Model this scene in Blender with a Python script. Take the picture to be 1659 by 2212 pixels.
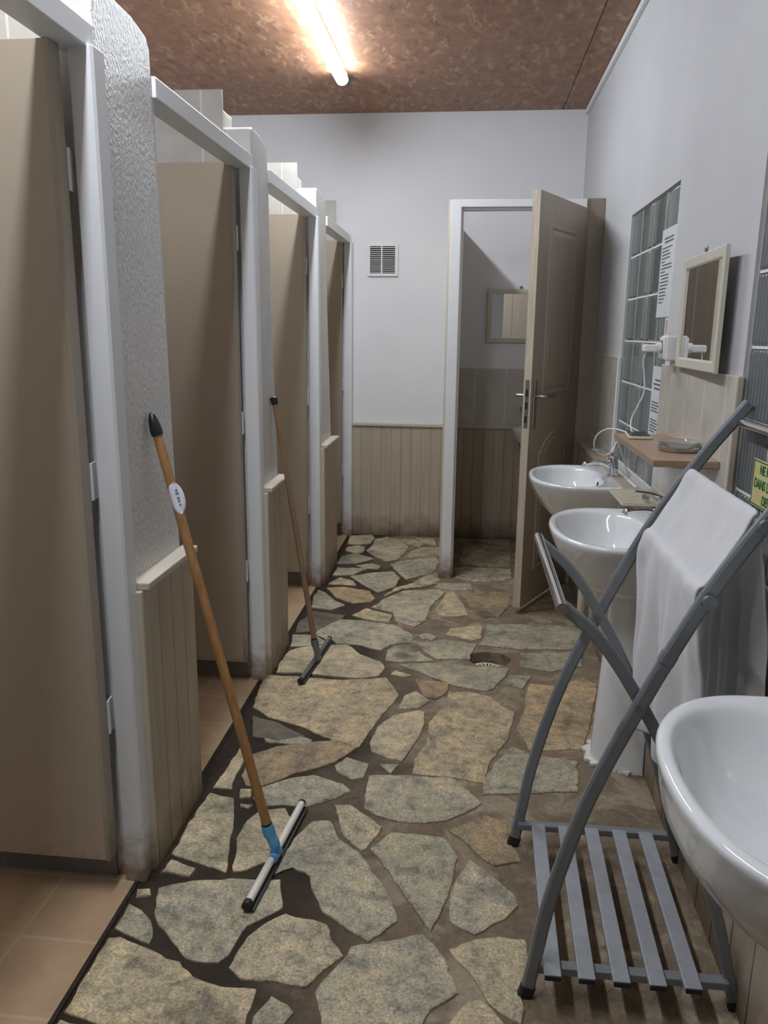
import bpy, bmesh, math, random
from mathutils import Vector, Matrix, noise
for o in list(bpy.data.objects): bpy.data.objects.remove(o, do_unlink=True)
SC = bpy.context.scene
COL = SC.collection
V = Vector
PI = math.pi
R = random.Random(7)

# ------------------------------------------------------------ camera, world, exposure
cam = bpy.data.cameras.new('camera'); camo = bpy.data.objects.new('camera', cam); COL.objects.link(camo)
cam.sensor_fit = 'VERTICAL'; cam.sensor_height = 36.0; cam.sensor_width = 27.0
cam.lens = 36.0 * 1705.0 / 2212.0; cam.clip_start = 0.02; cam.clip_end = 50
M3 = Matrix(((0.9941150922, -0.0345859550, 0.1026596078), (0.1077691109, 0.2195191388, -0.9696376469), (0.0110000953, 0.9749949534, 0.2219545866)))
camo.matrix_world = Matrix.Translation((0, 0, 1.38)) @ M3.to_4x4()
SC.camera = camo
SC.view_settings.view_transform = 'Standard'; SC.view_settings.look = 'None'
SC.view_settings.gamma = 1.0; SC.view_settings.use_curve_mapping = False
SC.view_settings.exposure = 2.2
w = bpy.data.worlds.new('world'); SC.world = w; w.use_nodes = True
w.node_tree.nodes['Background'].inputs[0].default_value = (0.25, 0.28, 0.32, 1)
w.node_tree.nodes['Background'].inputs[1].default_value = 0.02
TUBE_POWER = 21.0
TUBE_COLOR = (0.84, 0.915, 1.0)

# ------------------------------------------------------------ materials
def nmat(name):
    m = bpy.data.materials.new(name); m.use_nodes = True
    nt = m.node_tree; b = nt.nodes['Principled BSDF']
    return m, nt, b
def N(nt, t, **kw):
    n = nt.nodes.new(t)
    for k, v in kw.items():
        if k in n.inputs: n.inputs[k].default_value = v
        else: setattr(n, k, v)
    return n
def ramp(nt, src, stops):
    r = nt.nodes.new('ShaderNodeValToRGB'); e = r.color_ramp.elements
    while len(e) < len(stops): e.new(0.5)
    for i, (p, c) in enumerate(stops):
        e[i].position = p; e[i].color = (c[0], c[1], c[2], 1) if len(c) == 3 else c
    nt.links.new(src, r.inputs[0]); return r.outputs[0]
def g(v): return (v, v, v)
def bump(nt, b, src, strength, dist=0.002):
    n = N(nt, 'ShaderNodeBump', Strength=strength, Distance=dist)
    nt.links.new(src, n.inputs['Height']); nt.links.new(n.outputs[0], b.inputs['Normal']); return n
def coord(nt, scale=(1, 1, 1), rot=(0, 0, 0)):
    tc = nt.nodes.new('ShaderNodeTexCoord'); mp = nt.nodes.new('ShaderNodeMapping')
    mp.inputs['Scale'].default_value = scale; mp.inputs['Rotation'].default_value = rot
    nt.links.new(tc.outputs['Object'], mp.inputs[0]); return mp.outputs[0]
def noi(nt, co, scale, detail=4, rough=0.55, dist=0.0):
    n = N(nt, 'ShaderNodeTexNoise', Scale=scale, Detail=detail, Roughness=rough, Distortion=dist)
    nt.links.new(co, n.inputs['Vector']); return n.outputs[0]
def mixc(nt, fac, a, b, mode='MIX'):
    m = nt.nodes.new('ShaderNodeMix'); m.data_type = 'RGBA'; m.blend_type = mode
    for s, k in ((fac, 0), (a, 6), (b, 7)):
        if hasattr(s, 'links'): nt.links.new(s, m.inputs[k])
        else: m.inputs[k].default_value = s if k == 0 else (*s, 1)
    return m.outputs[2]
def mth(nt, op, a, b=0.0):
    m = nt.nodes.new('ShaderNodeMath'); m.operation = op
    for s, k in ((a, 0), (b, 1)):
        if hasattr(s, 'links'): nt.links.new(s, m.inputs[k])
        else: m.inputs[k].default_value = s
    return m.outputs[0]
def setc(nt, b, c): nt.links.new(c, b.inputs['Base Color'])
def simple(name, c, rough=0.5, metal=0.0, nscale=0, nstr=0.1, var=0.0, spec=None, coat=0.0):
    m, nt, b = nmat(name)
    b.inputs['Roughness'].default_value = rough; b.inputs['Metallic'].default_value = metal
    if coat: b.inputs['Coat Weight'].default_value = coat; b.inputs['Coat Roughness'].default_value = 0.05
    co = coord(nt)
    nz = noi(nt, co, nscale or 12)
    k = max(var, 0.04)
    setc(nt, b, ramp(nt, nz, [(0.3, [x * (1 - k) for x in c]), (0.7, [min(1, x * (1 + k)) for x in c])]))
    if nscale: bump(nt, b, nz, nstr)
    if spec is not None: b.inputs['Specular IOR Level'].default_value = spec
    return m

def dirt_by_height(nt, base, dirt, z0, z1, scale=14):
    """grime that has soaked up from the wet floor, ragged edge"""
    tc = nt.nodes.new('ShaderNodeNewGeometry'); sp = nt.nodes.new('ShaderNodeSeparateXYZ')
    nt.links.new(tc.outputs['Position'], sp.inputs[0])
    nz = noi(nt, tc.outputs['Position'], scale, 6, 0.7)
    h = mth(nt, 'ADD', sp.outputs[2], mth(nt, 'MULTIPLY', nz, (z1 - z0) * -1.6))
    mr = N(nt, 'ShaderNodeMapRange'); mr.inputs[1].default_value = z0 - (z1 - z0) * 0.8; mr.inputs[2].default_value = z1 - (z1 - z0) * 0.8
    mr.inputs[3].default_value = 1; mr.inputs[4].default_value = 0
    nt.links.new(h, mr.inputs[0])
    return mixc(nt, mr.outputs[0], base, dirt)

MT = {}
# plain white plaster
m, nt, b = nmat('white_plaster'); co = coord(nt)
c = ramp(nt, noi(nt, co, 3, 5), [(0.3, (0.76, 0.76, 0.775)), (0.7, (0.80, 0.80, 0.81))]); setc(nt, b, c)
b.inputs['Roughness'].default_value = 0.75; bump(nt, b, noi(nt, co, 60, 5), 0.25, 0.002); MT['plaster'] = m
m, nt, b = nmat('white_plaster_darkened'); co = coord(nt)  # right wall: same white paint, darkened to hold down the lamp light there
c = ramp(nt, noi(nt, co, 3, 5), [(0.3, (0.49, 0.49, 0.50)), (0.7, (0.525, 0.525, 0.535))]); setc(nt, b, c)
b.inputs['Roughness'].default_value = 0.8; bump(nt, b, noi(nt, co, 60, 5), 0.3, 0.002); MT['plaster_darkened'] = m
# grainy roughcast on the piers
m, nt, b = nmat('roughcast_plaster'); co = coord(nt, (1, 1, 0.55)); n1 = noi(nt, co, 150, 3, 0.6); n2 = noi(nt, co, 5, 4)
setc(nt, b, mixc(nt, 0.45, ramp(nt, n1, [(0.38, (0.52, 0.51, 0.49)), (0.62, (0.92, 0.91, 0.89))]), ramp(nt, n2, [(0.3, (0.70, 0.69, 0.67)), (0.7, (0.80, 0.79, 0.77))])))
b.inputs['Roughness'].default_value = 0.42; bump(nt, b, n1, 1.0, 0.007); MT['rough'] = m
# smooth pier finish
m, nt, b = nmat('pier_paint'); co = coord(nt); n1 = noi(nt, co, 90, 4, 0.6)
setc(nt, b, ramp(nt, noi(nt, co, 6, 4), [(0.3, (0.56, 0.555, 0.54)), (0.7, (0.64, 0.63, 0.615))])); b.inputs['Roughness'].default_value = 0.5; bump(nt, b, n1, 0.35, 0.002); MT['pier'] = m
# painted wood frames
def paintwood(name, c, dirt, z0, z1, rough=0.35):
    m, nt, b = nmat(name); co = coord(nt, (1, 1, 0.06)); nz = noi(nt, co, 60, 4)
    base = ramp(nt, nz, [(0.3, [x * 0.975 for x in c]), (0.7, c)])
    setc(nt, b, dirt_by_height(nt, base, dirt, z0, z1, 22)); b.inputs['Roughness'].default_value = rough
    bump(nt, b, nz, 0.15, 0.001); return m
MT['frame'] = paintwood('white_gloss_paint', (0.78, 0.79, 0.80), (0.24, 0.16, 0.10), 0.0, 0.16)
MT['cream'] = paintwood('cream_paint', (0.56, 0.50, 0.40), (0.2, 0.14, 0.09), 0.0, 0.14, 0.5)
MT['leaf'] = paintwood('taupe_door_paint', (0.42, 0.35, 0.265), (0.10, 0.075, 0.05), 0.0, 0.12, 0.42)
MT['leafedge'] = paintwood('taupe_door_edge', (0.37, 0.32, 0.25), (0.16, 0.12, 0.08), 0.0, 0.25, 0.45)
m, nt, b = nmat('room_door_paint'); co = coord(nt, (1, 1, 0.05)); nz = noi(nt, co, 55, 5, 0.7)
setc(nt, b, ramp(nt, nz, [(0.3, (0.36, 0.30, 0.235)), (0.7, (0.44, 0.37, 0.29))])); b.inputs['Roughness'].default_value = 0.42; bump(nt, b, nz, 0.25, 0.001); MT['door'] = m
m, nt, b = nmat('room_door_edge'); co = coord(nt, (1, 1, 0.04)); nz = noi(nt, co, 90, 6, 0.75)
setc(nt, b, ramp(nt, nz, [(0.3, (0.40, 0.34, 0.25)), (0.65, (0.62, 0.55, 0.43))])); b.inputs['Roughness'].default_value = 0.5; MT['dooredge'] = m
m, nt, b = nmat('wainscot_board'); co = coord(nt, (1, 1, 0.07)); nz = noi(nt, co, 30, 5, 0.6)
base = ramp(nt, nz, [(0.3, (0.40, 0.335, 0.255)), (0.7, (0.49, 0.42, 0.33))])
setc(nt, b, dirt_by_height(nt, base, (0.15, 0.10, 0.06), 0.0, 0.15, 9)); b.inputs['Roughness'].default_value = 0.5; bump(nt, b, nz, 0.15, 0.001); MT['board'] = m

def tile_mat(name, c1, c2, grout, axis, tw, th, off=(0, 0), rough=0.2, mortar=0.012):
    """axis: which world axis runs along the tile rows ('x' or 'y'); vertical is z; 'f' is a floor"""
    m, nt, b = nmat(name); tc = nt.nodes.new('ShaderNodeTexCoord'); sp = nt.nodes.new('ShaderNodeSeparateXYZ'); cb = nt.nodes.new('ShaderNodeCombineXYZ')
    nt.links.new(tc.outputs['Object'], sp.inputs[0])
    a, bb = {'x': (0, 2), 'y': (1, 2), 'f': (0, 1)}[axis]
    nt.links.new(mth(nt, 'ADD', sp.outputs[a], off[0]), cb.inputs[0]); nt.links.new(mth(nt, 'ADD', sp.outputs[bb], off[1]), cb.inputs[1])
    br = N(nt, 'ShaderNodeTexBrick'); br.offset = 0; br.inputs['Scale'].default_value = 1
    br.inputs['Brick Width'].default_value = tw; br.inputs['Row Height'].default_value = th
    br.inputs['Mortar Size'].default_value = mortar * 0.25; br.inputs['Mortar Smooth'].default_value = 0.1
    br.inputs['Color1'].default_value = (*c1, 1); br.inputs['Color2'].default_value = (*c2, 1); br.inputs['Mortar'].default_value = (*grout, 1)
    nt.links.new(cb.outputs[0], br.inputs[0])
    nz = noi(nt, tc.outputs['Object'], 9, 5, 0.65)
    v = ramp(nt, nz, [(0.3, g(0.80)), (0.7, g(1.0))])
    setc(nt, b, mixc(nt, 1.0, br.outputs[0], v, 'MULTIPLY'))
    b.inputs['Roughness'].default_value = rough
    bump(nt, b, mth(nt, 'SUBTRACT', 1.0, br.outputs[1]), 0.5, 0.0015); return m
MT['tile_y'] = tile_mat('beige_wall_tile_y', (0.58, 0.54, 0.475), (0.62, 0.575, 0.51), (0.78, 0.74, 0.68), 'y', 0.19, 0.42, (0.0 - 2.114 + 0.19 * 20, 0.41 - 1.285 + 0.01 + 0.42 * 4))
MT['tile_x'] = tile_mat('beige_wall_tile_x', (0.58, 0.555, 0.51), (0.62, 0.585, 0.53), (0.80, 0.78, 0.74), 'x', 0.20, 0.60, (0.966 + 2, 0.50))
MT['tile_brown'] = tile_mat('taupe_wall_tile', (0.30, 0.245, 0.19), (0.33, 0.27, 0.205), (0.32, 0.265, 0.205), 'x', 3.0, 5.0, (1.0, 1.1), 0.3)
MT['terracotta'] = tile_mat('salmon_floor_tile', (0.57, 0.40, 0.25), (0.53, 0.365, 0.225), (0.58, 0.46, 0.31), 'f', 0.20, 0.21, (0.995 + 2, -1.47 + 0.21 * 40), 0.22, 0.02)
MT['gtile'] = tile_mat('grey_plinth_tile', (0.20, 0.185, 0.165), (0.22, 0.20, 0.18), (0.26, 0.24, 0.21), 'x', 0.20, 0.5, (0.966 + 2, 0.3), 0.35)

# strand board ceiling: long flat chips laid in all directions
m, nt, b = nmat('strand_board'); co = coord(nt)
col = ramp(nt, noi(nt, co, 14, 5, 0.65), [(0.3, (0.225, 0.105, 0.055)), (0.7, (0.37, 0.19, 0.105))])
hs = None
for i, (rz, sx, sy, tone_) in enumerate(((0.35, 30, 8, (0.44, 0.25, 0.14)), (1.25, 27, 8.5, (0.13, 0.060, 0.035)), (2.1, 32, 8, (0.50, 0.30, 0.17)), (2.75, 29, 9, (0.31, 0.17, 0.10)), (0.9, 38, 10, (0.54, 0.35, 0.21)), (1.7, 31, 8, (0.28, 0.14, 0.08)))):
    wn = N(nt, 'ShaderNodeTexNoise', Scale=6.0 + i, Detail=3.0); nt.links.new(co, wn.inputs['Vector'])
    mv = nt.nodes.new('ShaderNodeMix'); mv.data_type = 'RGBA'; mv.blend_type = 'ADD'; mv.inputs[0].default_value = 0.12
    nt.links.new(co, mv.inputs[6]); nt.links.new(wn.outputs['Color'], mv.inputs[7])
    mp = nt.nodes.new('ShaderNodeMapping'); mp.inputs['Rotation'].default_value = (0, 0, rz); mp.inputs['Scale'].default_value = (sx, sy, 1)
    nt.links.new(mv.outputs[2], mp.inputs[0])
    vo = N(nt, 'ShaderNodeTexVoronoi'); vo.inputs['Scale'].default_value = 1.0; vo.inputs['Randomness'].default_value = 1.0; nt.links.new(mp.outputs[0], vo.inputs['Vector'])
    sr = nt.nodes.new('ShaderNodeSeparateColor'); nt.links.new(vo.outputs['Color'], sr.inputs[0])
    pick = mth(nt, 'GREATER_THAN', sr.outputs[0], 0.62)
    soft = N(nt, 'ShaderNodeMapRange'); nt.links.new(vo.outputs['Distance'], soft.inputs[0]); soft.inputs[1].default_value = 0.28; soft.inputs[2].default_value = 0.52; soft.inputs[3].default_value = 1; soft.inputs[4].default_value = 0
    k = mth(nt, 'MULTIPLY', mth(nt, 'MULTIPLY', pick, soft.outputs[0]), mth(nt, 'MULTIPLY', sr.outputs[1], 0.75))
    col = mixc(nt, k, col, tone_); hs = k if hs is None else mth(nt, 'ADD', hs, k)
setc(nt, b, col); b.inputs['Roughness'].default_value = 0.5; bump(nt, b, hs, 0.3, 0.002); MT['osb'] = m

# paving stone (tone attribute picks each slab's rock) and joint mortar
m, nt, b = nmat('paving_stone'); at = N(nt, 'ShaderNodeAttribute'); at.attribute_name = 'tone'; co = coord(nt)
base = ramp(nt, at.outputs['Fac'], [(0.0, (0.42, 0.39, 0.30)), (0.25, (0.48, 0.435, 0.34)), (0.5, (0.58, 0.49, 0.34)), (0.75, (0.47, 0.35, 0.22)), (1.0, (0.17, 0.14, 0.11))])
n1 = noi(nt, co, 7, 8, 0.68, 0.6); n2 = noi(nt, co, 28, 8, 0.72, 0.4); n3 = noi(nt, co, 150, 4, 0.7)
v = mixc(nt, 1.0, base, ramp(nt, n1, [(0.30, (0.36, 0.36, 0.35)), (0.42, (0.78, 0.79, 0.77)), (0.56, (1.06, 1.03, 0.97)), (0.70, (1.28, 1.16, 0.94))]), 'MULTIPLY')
v = mixc(nt, 1.0, v, ramp(nt, n2, [(0.32, (0.48, 0.47, 0.46)), (0.48, (0.92, 0.91, 0.88)), (0.66, (1.30, 1.24, 1.08))]), 'MULTIPLY')
v = mixc(nt, 0.85, v, ramp(nt, n3, [(0.34, g(0.5)), (0.66, g(1.4))]), 'MULTIPLY')
spot = ramp(nt, noi(nt, co, 2.1, 4, 0.6, 0.4), [(0.60, g(0.0)), (0.70, g(1.0))])
v = mixc(nt, mth(nt, 'MULTIPLY', spot, 0.7), v, (0.085, 0.065, 0.045))
setc(nt, b, v)
nt.links.new(ramp(nt, noi(nt, co, 4, 4), [(0.35, g(0.40)), (0.65, g(0.65))]), b.inputs['Roughness'])
hh = mth(nt, 'ADD', mth(nt, 'MULTIPLY', n2, 1.0), mth(nt, 'MULTIPLY', n3, 0.35))
bump(nt, b, hh, 0.9, 0.006); MT['stone'] = m
m, nt, b = nmat('joint_mortar'); co = coord(nt)
tc = nt.nodes.new('ShaderNodeTexCoord'); sp = nt.nodes.new('ShaderNodeSeparateXYZ'); nt.links.new(tc.outputs['Object'], sp.inputs[0])
# the left side of the room is still soaked; x + wobble decides wet or dry
wob = mth(nt, 'MULTIPLY', noi(nt, co, 1.6, 3, 0.5), 0.9)
wetv = mth(nt, 'SUBTRACT', mth(nt, 'ADD', sp.outputs[0], mth(nt, 'MULTIPLY', sp.outputs[1], 0.05)), wob)
wet = ramp(nt, wetv, [(0.0, g(0.0)), (1.0, g(1.0))])
mr = N(nt, 'ShaderNodeMapRange'); nt.links.new(wetv, mr.inputs[0]); mr.inputs[1].default_value = -0.78; mr.inputs[2].default_value = -0.42; mr.inputs[3].default_value = 1; mr.inputs[4].default_value = 0
n1 = noi(nt, co, 9, 7, 0.65); n2 = noi(nt, co, 60, 5, 0.7)
patch = noi(nt, co, 5.5, 6, 0.62, 0.9)
dry = mixc(nt, 1.0, mixc(nt, ramp(nt, patch, [(0.50, g(0.0)), (0.60, g(0.75))]), ramp(nt, n1, [(0.3, (0.19, 0.135, 0.088)), (0.7, (0.32, 0.245, 0.16))]), (0.47, 0.385, 0.265)), ramp(nt, n2, [(0.3, g(0.8)), (0.7, g(1.15))]), 'MULTIPLY')
wetc = ramp(nt, n1, [(0.3, (0.030, 0.021, 0.014)), (0.7, (0.070, 0.048, 0.031))])
setc(nt, b, mixc(nt, mr.outputs[0], dry, wetc))
nt.links.new(mth(nt, 'SUBTRACT', 0.68, mth(nt, 'MULTIPLY', mr.outputs[0], 0.50)), b.inputs['Roughness'])
hh = mth(nt, 'ADD', n1, mth(nt, 'MULTIPLY', n2, 0.8)); bump(nt, b, hh, 1.0, 0.016); b.inputs['Specular IOR Level'].default_value = 0.35; MT['mortar'] = m

# fittings
MT['porcelain'] = simple('white_porcelain', (0.74, 0.76, 0.77), 0.08, 0, 3, 0.0, 0.01, coat=0.6)
m, nt, b = nmat('chrome'); b.inputs['Metallic'].default_value = 1; b.inputs['Roughness'].default_value = 0.1
setc(nt, b, ramp(nt, noi(nt, coord(nt), 20), [(0.3, g(0.62)), (0.7, g(0.72))])); MT['chrome'] = m
MT['steel'] = simple('brushed_steel', (0.42, 0.41, 0.40), 0.32, 1.0, 80, 0.05)
MT['rackgrey'] = simple('grey_lacquered_steel', (0.23, 0.245, 0.265), 0.36, 0.3, 40, 0.02, 0.05)
MT['slatgrey'] = simple('grey_painted_slat', (0.31, 0.325, 0.345), 0.42, 0.1, 25, 0.08, 0.1)
MT['black'] = simple('black_plastic', (0.012, 0.012, 0.013), 0.3, 0, 50, 0.02)
MT['rubber'] = simple('black_rubber', (0.015, 0.015, 0.015), 0.55, 0, 50, 0.02)
MT['offwhite'] = simple('offwhite_plastic', (0.72, 0.69, 0.60), 0.4, 0, 30, 0.03)
MT['white'] = simple('white_plastic', (0.78, 0.78, 0.77), 0.35, 0, 30, 0.02)
MT['blue'] = simple('sky_blue_plastic', (0.10, 0.34, 0.62), 0.4, 0, 30, 0.03)
MT['paper'] = simple('laminated_paper', (0.72, 0.73, 0.76), 0.3, 0, 8, 0.05, 0.02)
MT['ink'] = simple('print_ink', (0.10, 0.10, 0.12), 0.5, 0, 8, 0.0)
MT['yellow'] = simple('pale_yellow_sign', (0.66, 0.60, 0.26), 0.35, 0, 8, 0.02)
MT['green'] = simple('dark_green_print', (0.01, 0.13, 0.05), 0.4, 0, 8, 0.0)
MT['red'] = simple('red_print', (0.45, 0.03, 0.05), 0.4, 0, 8, 0.0)
MT['bluegrey'] = simple('blue_grey_print', (0.12, 0.17, 0.28), 0.4, 0, 8, 0.0)
MT['dark'] = simple('dark_void', (0.012, 0.011, 0.010), 0.8, 0, 8, 0.0)
MT['beigeplastic'] = simple('ivory_plastic', (0.62, 0.57, 0.46), 0.4, 0, 20, 0.03)
MT['seam'] = simple('dark_seam', (0.03, 0.018, 0.012), 0.8)
MT['greymetal'] = simple('dull_grey_metal', (0.22, 0.23, 0.235), 0.4, 0.6, 30, 0.04)
def woodmat(name, a, c, rough, sc=(14, 14, 0.9), scale=7):
    m, nt, b = nmat(name); co = coord(nt, sc); nz = noi(nt, co, scale, 6, 0.65, 0.8)
    setc(nt, b, ramp(nt, nz, [(0.3, a), (0.7, c)])); b.inputs['Roughness'].default_value = rough; bump(nt, b, nz, 0.15, 0.001); return m
MT['handle1'] = woodmat('varnished_pine_handle', (0.26, 0.125, 0.045), (0.42, 0.225, 0.085), 0.35)
MT['handle2'] = woodmat('brown_wood_handle', (0.20, 0.125, 0.07), (0.31, 0.20, 0.115), 0.4)
MT['shelf'] = woodmat('beech_laminate', (0.34, 0.225, 0.15), (0.41, 0.28, 0.19), 0.35, (14, 1, 14), 4)
MT['creamframe'] = woodmat('cream_mirror_frame', (0.54, 0.51, 0.42), (0.62, 0.585, 0.49), 0.4)
m, nt, b = nmat('mirror_silver'); b.inputs['Metallic'].default_value = 1; b.inputs['Roughness'].default_value = 0.015
setc(nt, b, ramp(nt, noi(nt, coord(nt), 3), [(0.3, g(0.82)), (0.7, g(0.85))])); MT['mirror'] = m
# terry towel
m, nt, b = nmat('white_terry_cloth'); co = coord(nt); n1 = noi(nt, co, 260, 3, 0.6); n2 = noi(nt, co, 12, 4)
setc(nt, b, ramp(nt, n2, [(0.3, (0.78, 0.78, 0.80)), (0.7, (0.86, 0.86, 0.87))])); b.inputs['Roughness'].default_value = 0.95
b.inputs['Sheen Weight'].default_value = 0.3; bump(nt, b, mth(nt, 'ADD', n1, mth(nt, 'MULTIPLY', n2, 1.5)), 0.5, 0.003)
tl = nt.nodes.new('ShaderNodeBsdfTranslucent'); tl.inputs[0].default_value = (0.78, 0.78, 0.78, 1); mx = nt.nodes.new('ShaderNodeMixShader'); mx.inputs[0].default_value = 0.28
nt.links.new(b.outputs[0], mx.inputs[1]); nt.links.new(tl.outputs[0], mx.inputs[2]); nt.links.new(mx.outputs[0], nt.nodes['Material Output'].inputs[0]); MT['towel'] = m
# glass blocks
def glassblock(name, freq, amp, tint, scale3):
    m, nt, b = nmat(name); co = coord(nt, scale3)
    wv = N(nt, 'ShaderNodeTexWave', Scale=freq, Distortion=1.6 if amp > 0.01 else 0.15, Detail=1.0); wv.bands_direction = 'Y'
    nt.links.new(co, wv.inputs['Vector'])
    setc(nt, b, ramp(nt, wv.outputs[1], [(0.2, [x * 0.75 for x in tint]), (0.8, tint)]))
    b.inputs['Roughness'].default_value = 0.12; b.inputs['Transmission Weight'].default_value = 0.55; b.inputs['IOR'].default_value = 1.5
    bump(nt, b, wv.outputs[1], 0.8, amp); return m
MT['block1'] = glassblock('wavy_glass_block', 1.0, 0.05, (0.42, 0.47, 0.46), (1, 1, 0.12))
MT['block2'] = glassblock('ribbed_glass_block', 15.0, 0.003, (0.36, 0.39, 0.41), (1, 1, 0.02))
m, nt, b = nmat('clear_glass'); b.inputs['Transmission Weight'].default_value = 0.9; b.inputs['Roughness'].default_value = 0.05
setc(nt, b, ramp(nt, noi(nt, coord(nt), 9), [(0.3, (0.85, 0.87, 0.86)), (0.7, (0.92, 0.93, 0.92))])); MT['glass'] = m
m, nt, b = nmat('lit_diffuser'); b.inputs['Emission Color'].default_value = (*TUBE_COLOR, 1); b.inputs['Emission Strength'].default_value = TUBE_POWER
b.inputs['Base Color'].default_value = (0.9, 0.9, 0.9, 1); MT['lamp'] = m

# ------------------------------------------------------------ mesh helpers
def box(bm, x0, x1, y0, y1, z0, z1, rot=None, ctr=None):
    vs = [V((x, y, z)) for x in (x0, x1) for y in (y0, y1) for z in (z0, z1)]
    if rot is not None:
        c = ctr or V(((x0 + x1) / 2, (y0 + y1) / 2, (z0 + z1) / 2)); vs = [rot @ (v - c) + c for v in vs]
    q = [bm.verts.new(v) for v in vs]
    for f in ((0, 1, 3, 2), (4, 6, 7, 5), (0, 4, 5, 1), (2, 3, 7, 6), (0, 2, 6, 4), (1, 5, 7, 3)):
        bm.faces.new([q[i] for i in f])
def frames(pts):
    out = []; up = V((0, 1, 0)); n = len(pts)
    t0 = (pts[1] - pts[0]).normalized()
    if abs(t0.dot(up)) > 0.9: up = V((0, 0, 1))
    a = (up - t0 * up.dot(t0)).normalized()
    for i in range(n):
        t = (pts[min(i + 1, n - 1)] - pts[max(i - 1, 0)]).normalized()
        a = (a - t * a.dot(t)).normalized(); out.append((t, a, t.cross(a)))
    return out
def tube(bm, pts, r, seg=12, cap=True, sx=1.0, sy=1.0):
    pts = [V(p) for p in pts]; rr = r if isinstance(r, (list, tuple)) else [r] * len(pts)
    rings = []
    for p, (t, a, c), q in zip(pts, frames(pts), rr):
        rings.append([bm.verts.new(p + a * math.cos(2 * PI * k / seg) * q * sx + c * math.sin(2 * PI * k / seg) * q * sy) for k in range(seg)])
    for i in range(len(rings) - 1):
        for k in range(seg): bm.faces.new([rings[i][k], rings[i][(k + 1) % seg], rings[i + 1][(k + 1) % seg], rings[i + 1][k]])
    if cap: bm.faces.new(rings[0][::-1]); bm.faces.new(rings[-1])
def bar(bm, pts, wa, wb):
    """rectangular section bar; wa = size along the frame's first normal (y), wb = other"""
    pts = [V(p) for p in pts]; rings = []
    for p, (t, a, c) in zip(pts, frames(pts)):
        ch = 0.18
        q = []
        for sa, sb in ((1, 1 - 2 * ch), (1 - 2 * ch, 1), (-1 + 2 * ch, 1), (-1, 1 - 2 * ch), (-1, -1 + 2 * ch), (-1 + 2 * ch, -1), (1 - 2 * ch, -1), (1, -1 + 2 * ch)):
            q.append(bm.verts.new(p + a * wa / 2 * sa + c * wb / 2 * sb))
        rings.append(q)
    for i in range(len(rings) - 1):
        for k in range(8): bm.faces.new([rings[i][k], rings[i][(k + 1) % 8], rings[i + 1][(k + 1) % 8], rings[i + 1][k]])
    bm.faces.new(rings[0][::-1]); bm.faces.new(rings[-1])
def spline(pts, n=6):
    pts = [V(p) for p in pts]; P = [pts[0] * 2 - pts[1]] + pts + [pts[-1] * 2 - pts[-2]]; out = []
    for i in range(1, len(P) - 2):
        for k in range(n):
            t = k / n; a, b_, c, d = P[i - 1], P[i], P[i + 1], P[i + 2]
            out.append(0.5 * ((2 * b_) + (-a + c) * t + (2 * a - 5 * b_ + 4 * c - d) * t * t + (-a + 3 * b_ - 3 * c + d) * t ** 3))
    out.append(pts[-1]); return out
def lathe(bm, prof, ctr, seg=32, rot=None):
    rings = []
    for r, z in prof:
        ring = []
        for k in range(seg):
            v = V((r * math.cos(2 * PI * k / seg), r * math.sin(2 * PI * k / seg), z))
            if rot is not None: v = rot @ v
            ring.append(bm.verts.new(v + V(ctr)))
        rings.append(ring)
    for i in range(len(rings) - 1):
        for k in range(seg): bm.faces.new([rings[i][k], rings[i][(k + 1) % seg], rings[i + 1][(k + 1) % seg], rings[i + 1][k]])
    bm.faces.new(rings[0][::-1]); bm.faces.new(rings[-1])
def prism(bm, poly, ax, a, b_):
    """polygon in the two other axes, extruded along axis ax from a to b"""
    def mk(u, v, t): return V((t, u, v)) if ax == 'x' else (V((u, t, v)) if ax == 'y' else V((u, v, t)))
    A = [bm.verts.new(mk(u, v, a)) for u, v in poly]; B = [bm.verts.new(mk(u, v, b_)) for u, v in poly]; n = len(poly)
    bm.faces.new(A[::-1]); bm.faces.new(B)
    for i in range(n): bm.faces.new([A[i], A[(i + 1) % n], B[(i + 1) % n], B[i]])
def obj(name, bm, mat, parent=None, bevel=0.0, smooth=False, seg=2, ang=0.6, label=None):
    bmesh.ops.recalc_face_normals(bm, faces=bm.faces)
    me = bpy.data.meshes.new(name); bm.to_mesh(me); bm.free()
    o = bpy.data.objects.new(name, me); COL.objects.link(o)
    me.materials.append(MT[mat] if isinstance(mat, str) else mat)
    if smooth:
        for p in me.polygons: p.use_smooth = True
        try: me.set_sharp_from_angle(angle=ang)
        except Exception: pass
    if bevel:
        md = o.modifiers.new('bevel', 'BEVEL'); md.width = bevel; md.segments = seg; md.limit_method = 'ANGLE'; md.angle_limit = 0.7
    if parent is not None:
        o.parent = parent; o.matrix_parent_inverse = Matrix.Translation(-parent.location)
    if label: o['label'] = label
    return o
def B_(name, args, mat, parent=None, bevel=0.002, **k):
    bm = bmesh.new(); box(bm, *args); return obj(name, bm, mat, parent, bevel, **k)
def struct(o, label=None):
    o['kind'] = 'structure'
    if label: o['label'] = label
    return o
def sroot(name, loc, label=None):
    o = bpy.data.objects.new(name, None); COL.objects.link(o); o.location = loc; o.empty_display_size = 0.05; return struct(o, label)
def thing(name, label, cat, loc, group=None):
    o = bpy.data.objects.new(name, None); COL.objects.link(o); o.location = loc; o.empty_display_size = 0.05
    o['label'] = label; o['category'] = cat
    if group: o['group'] = group
    return o
def tag(o, label, cat, group=None):
    o['label'] = label; o['category'] = cat
    if group: o['group'] = group
    return o

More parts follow.
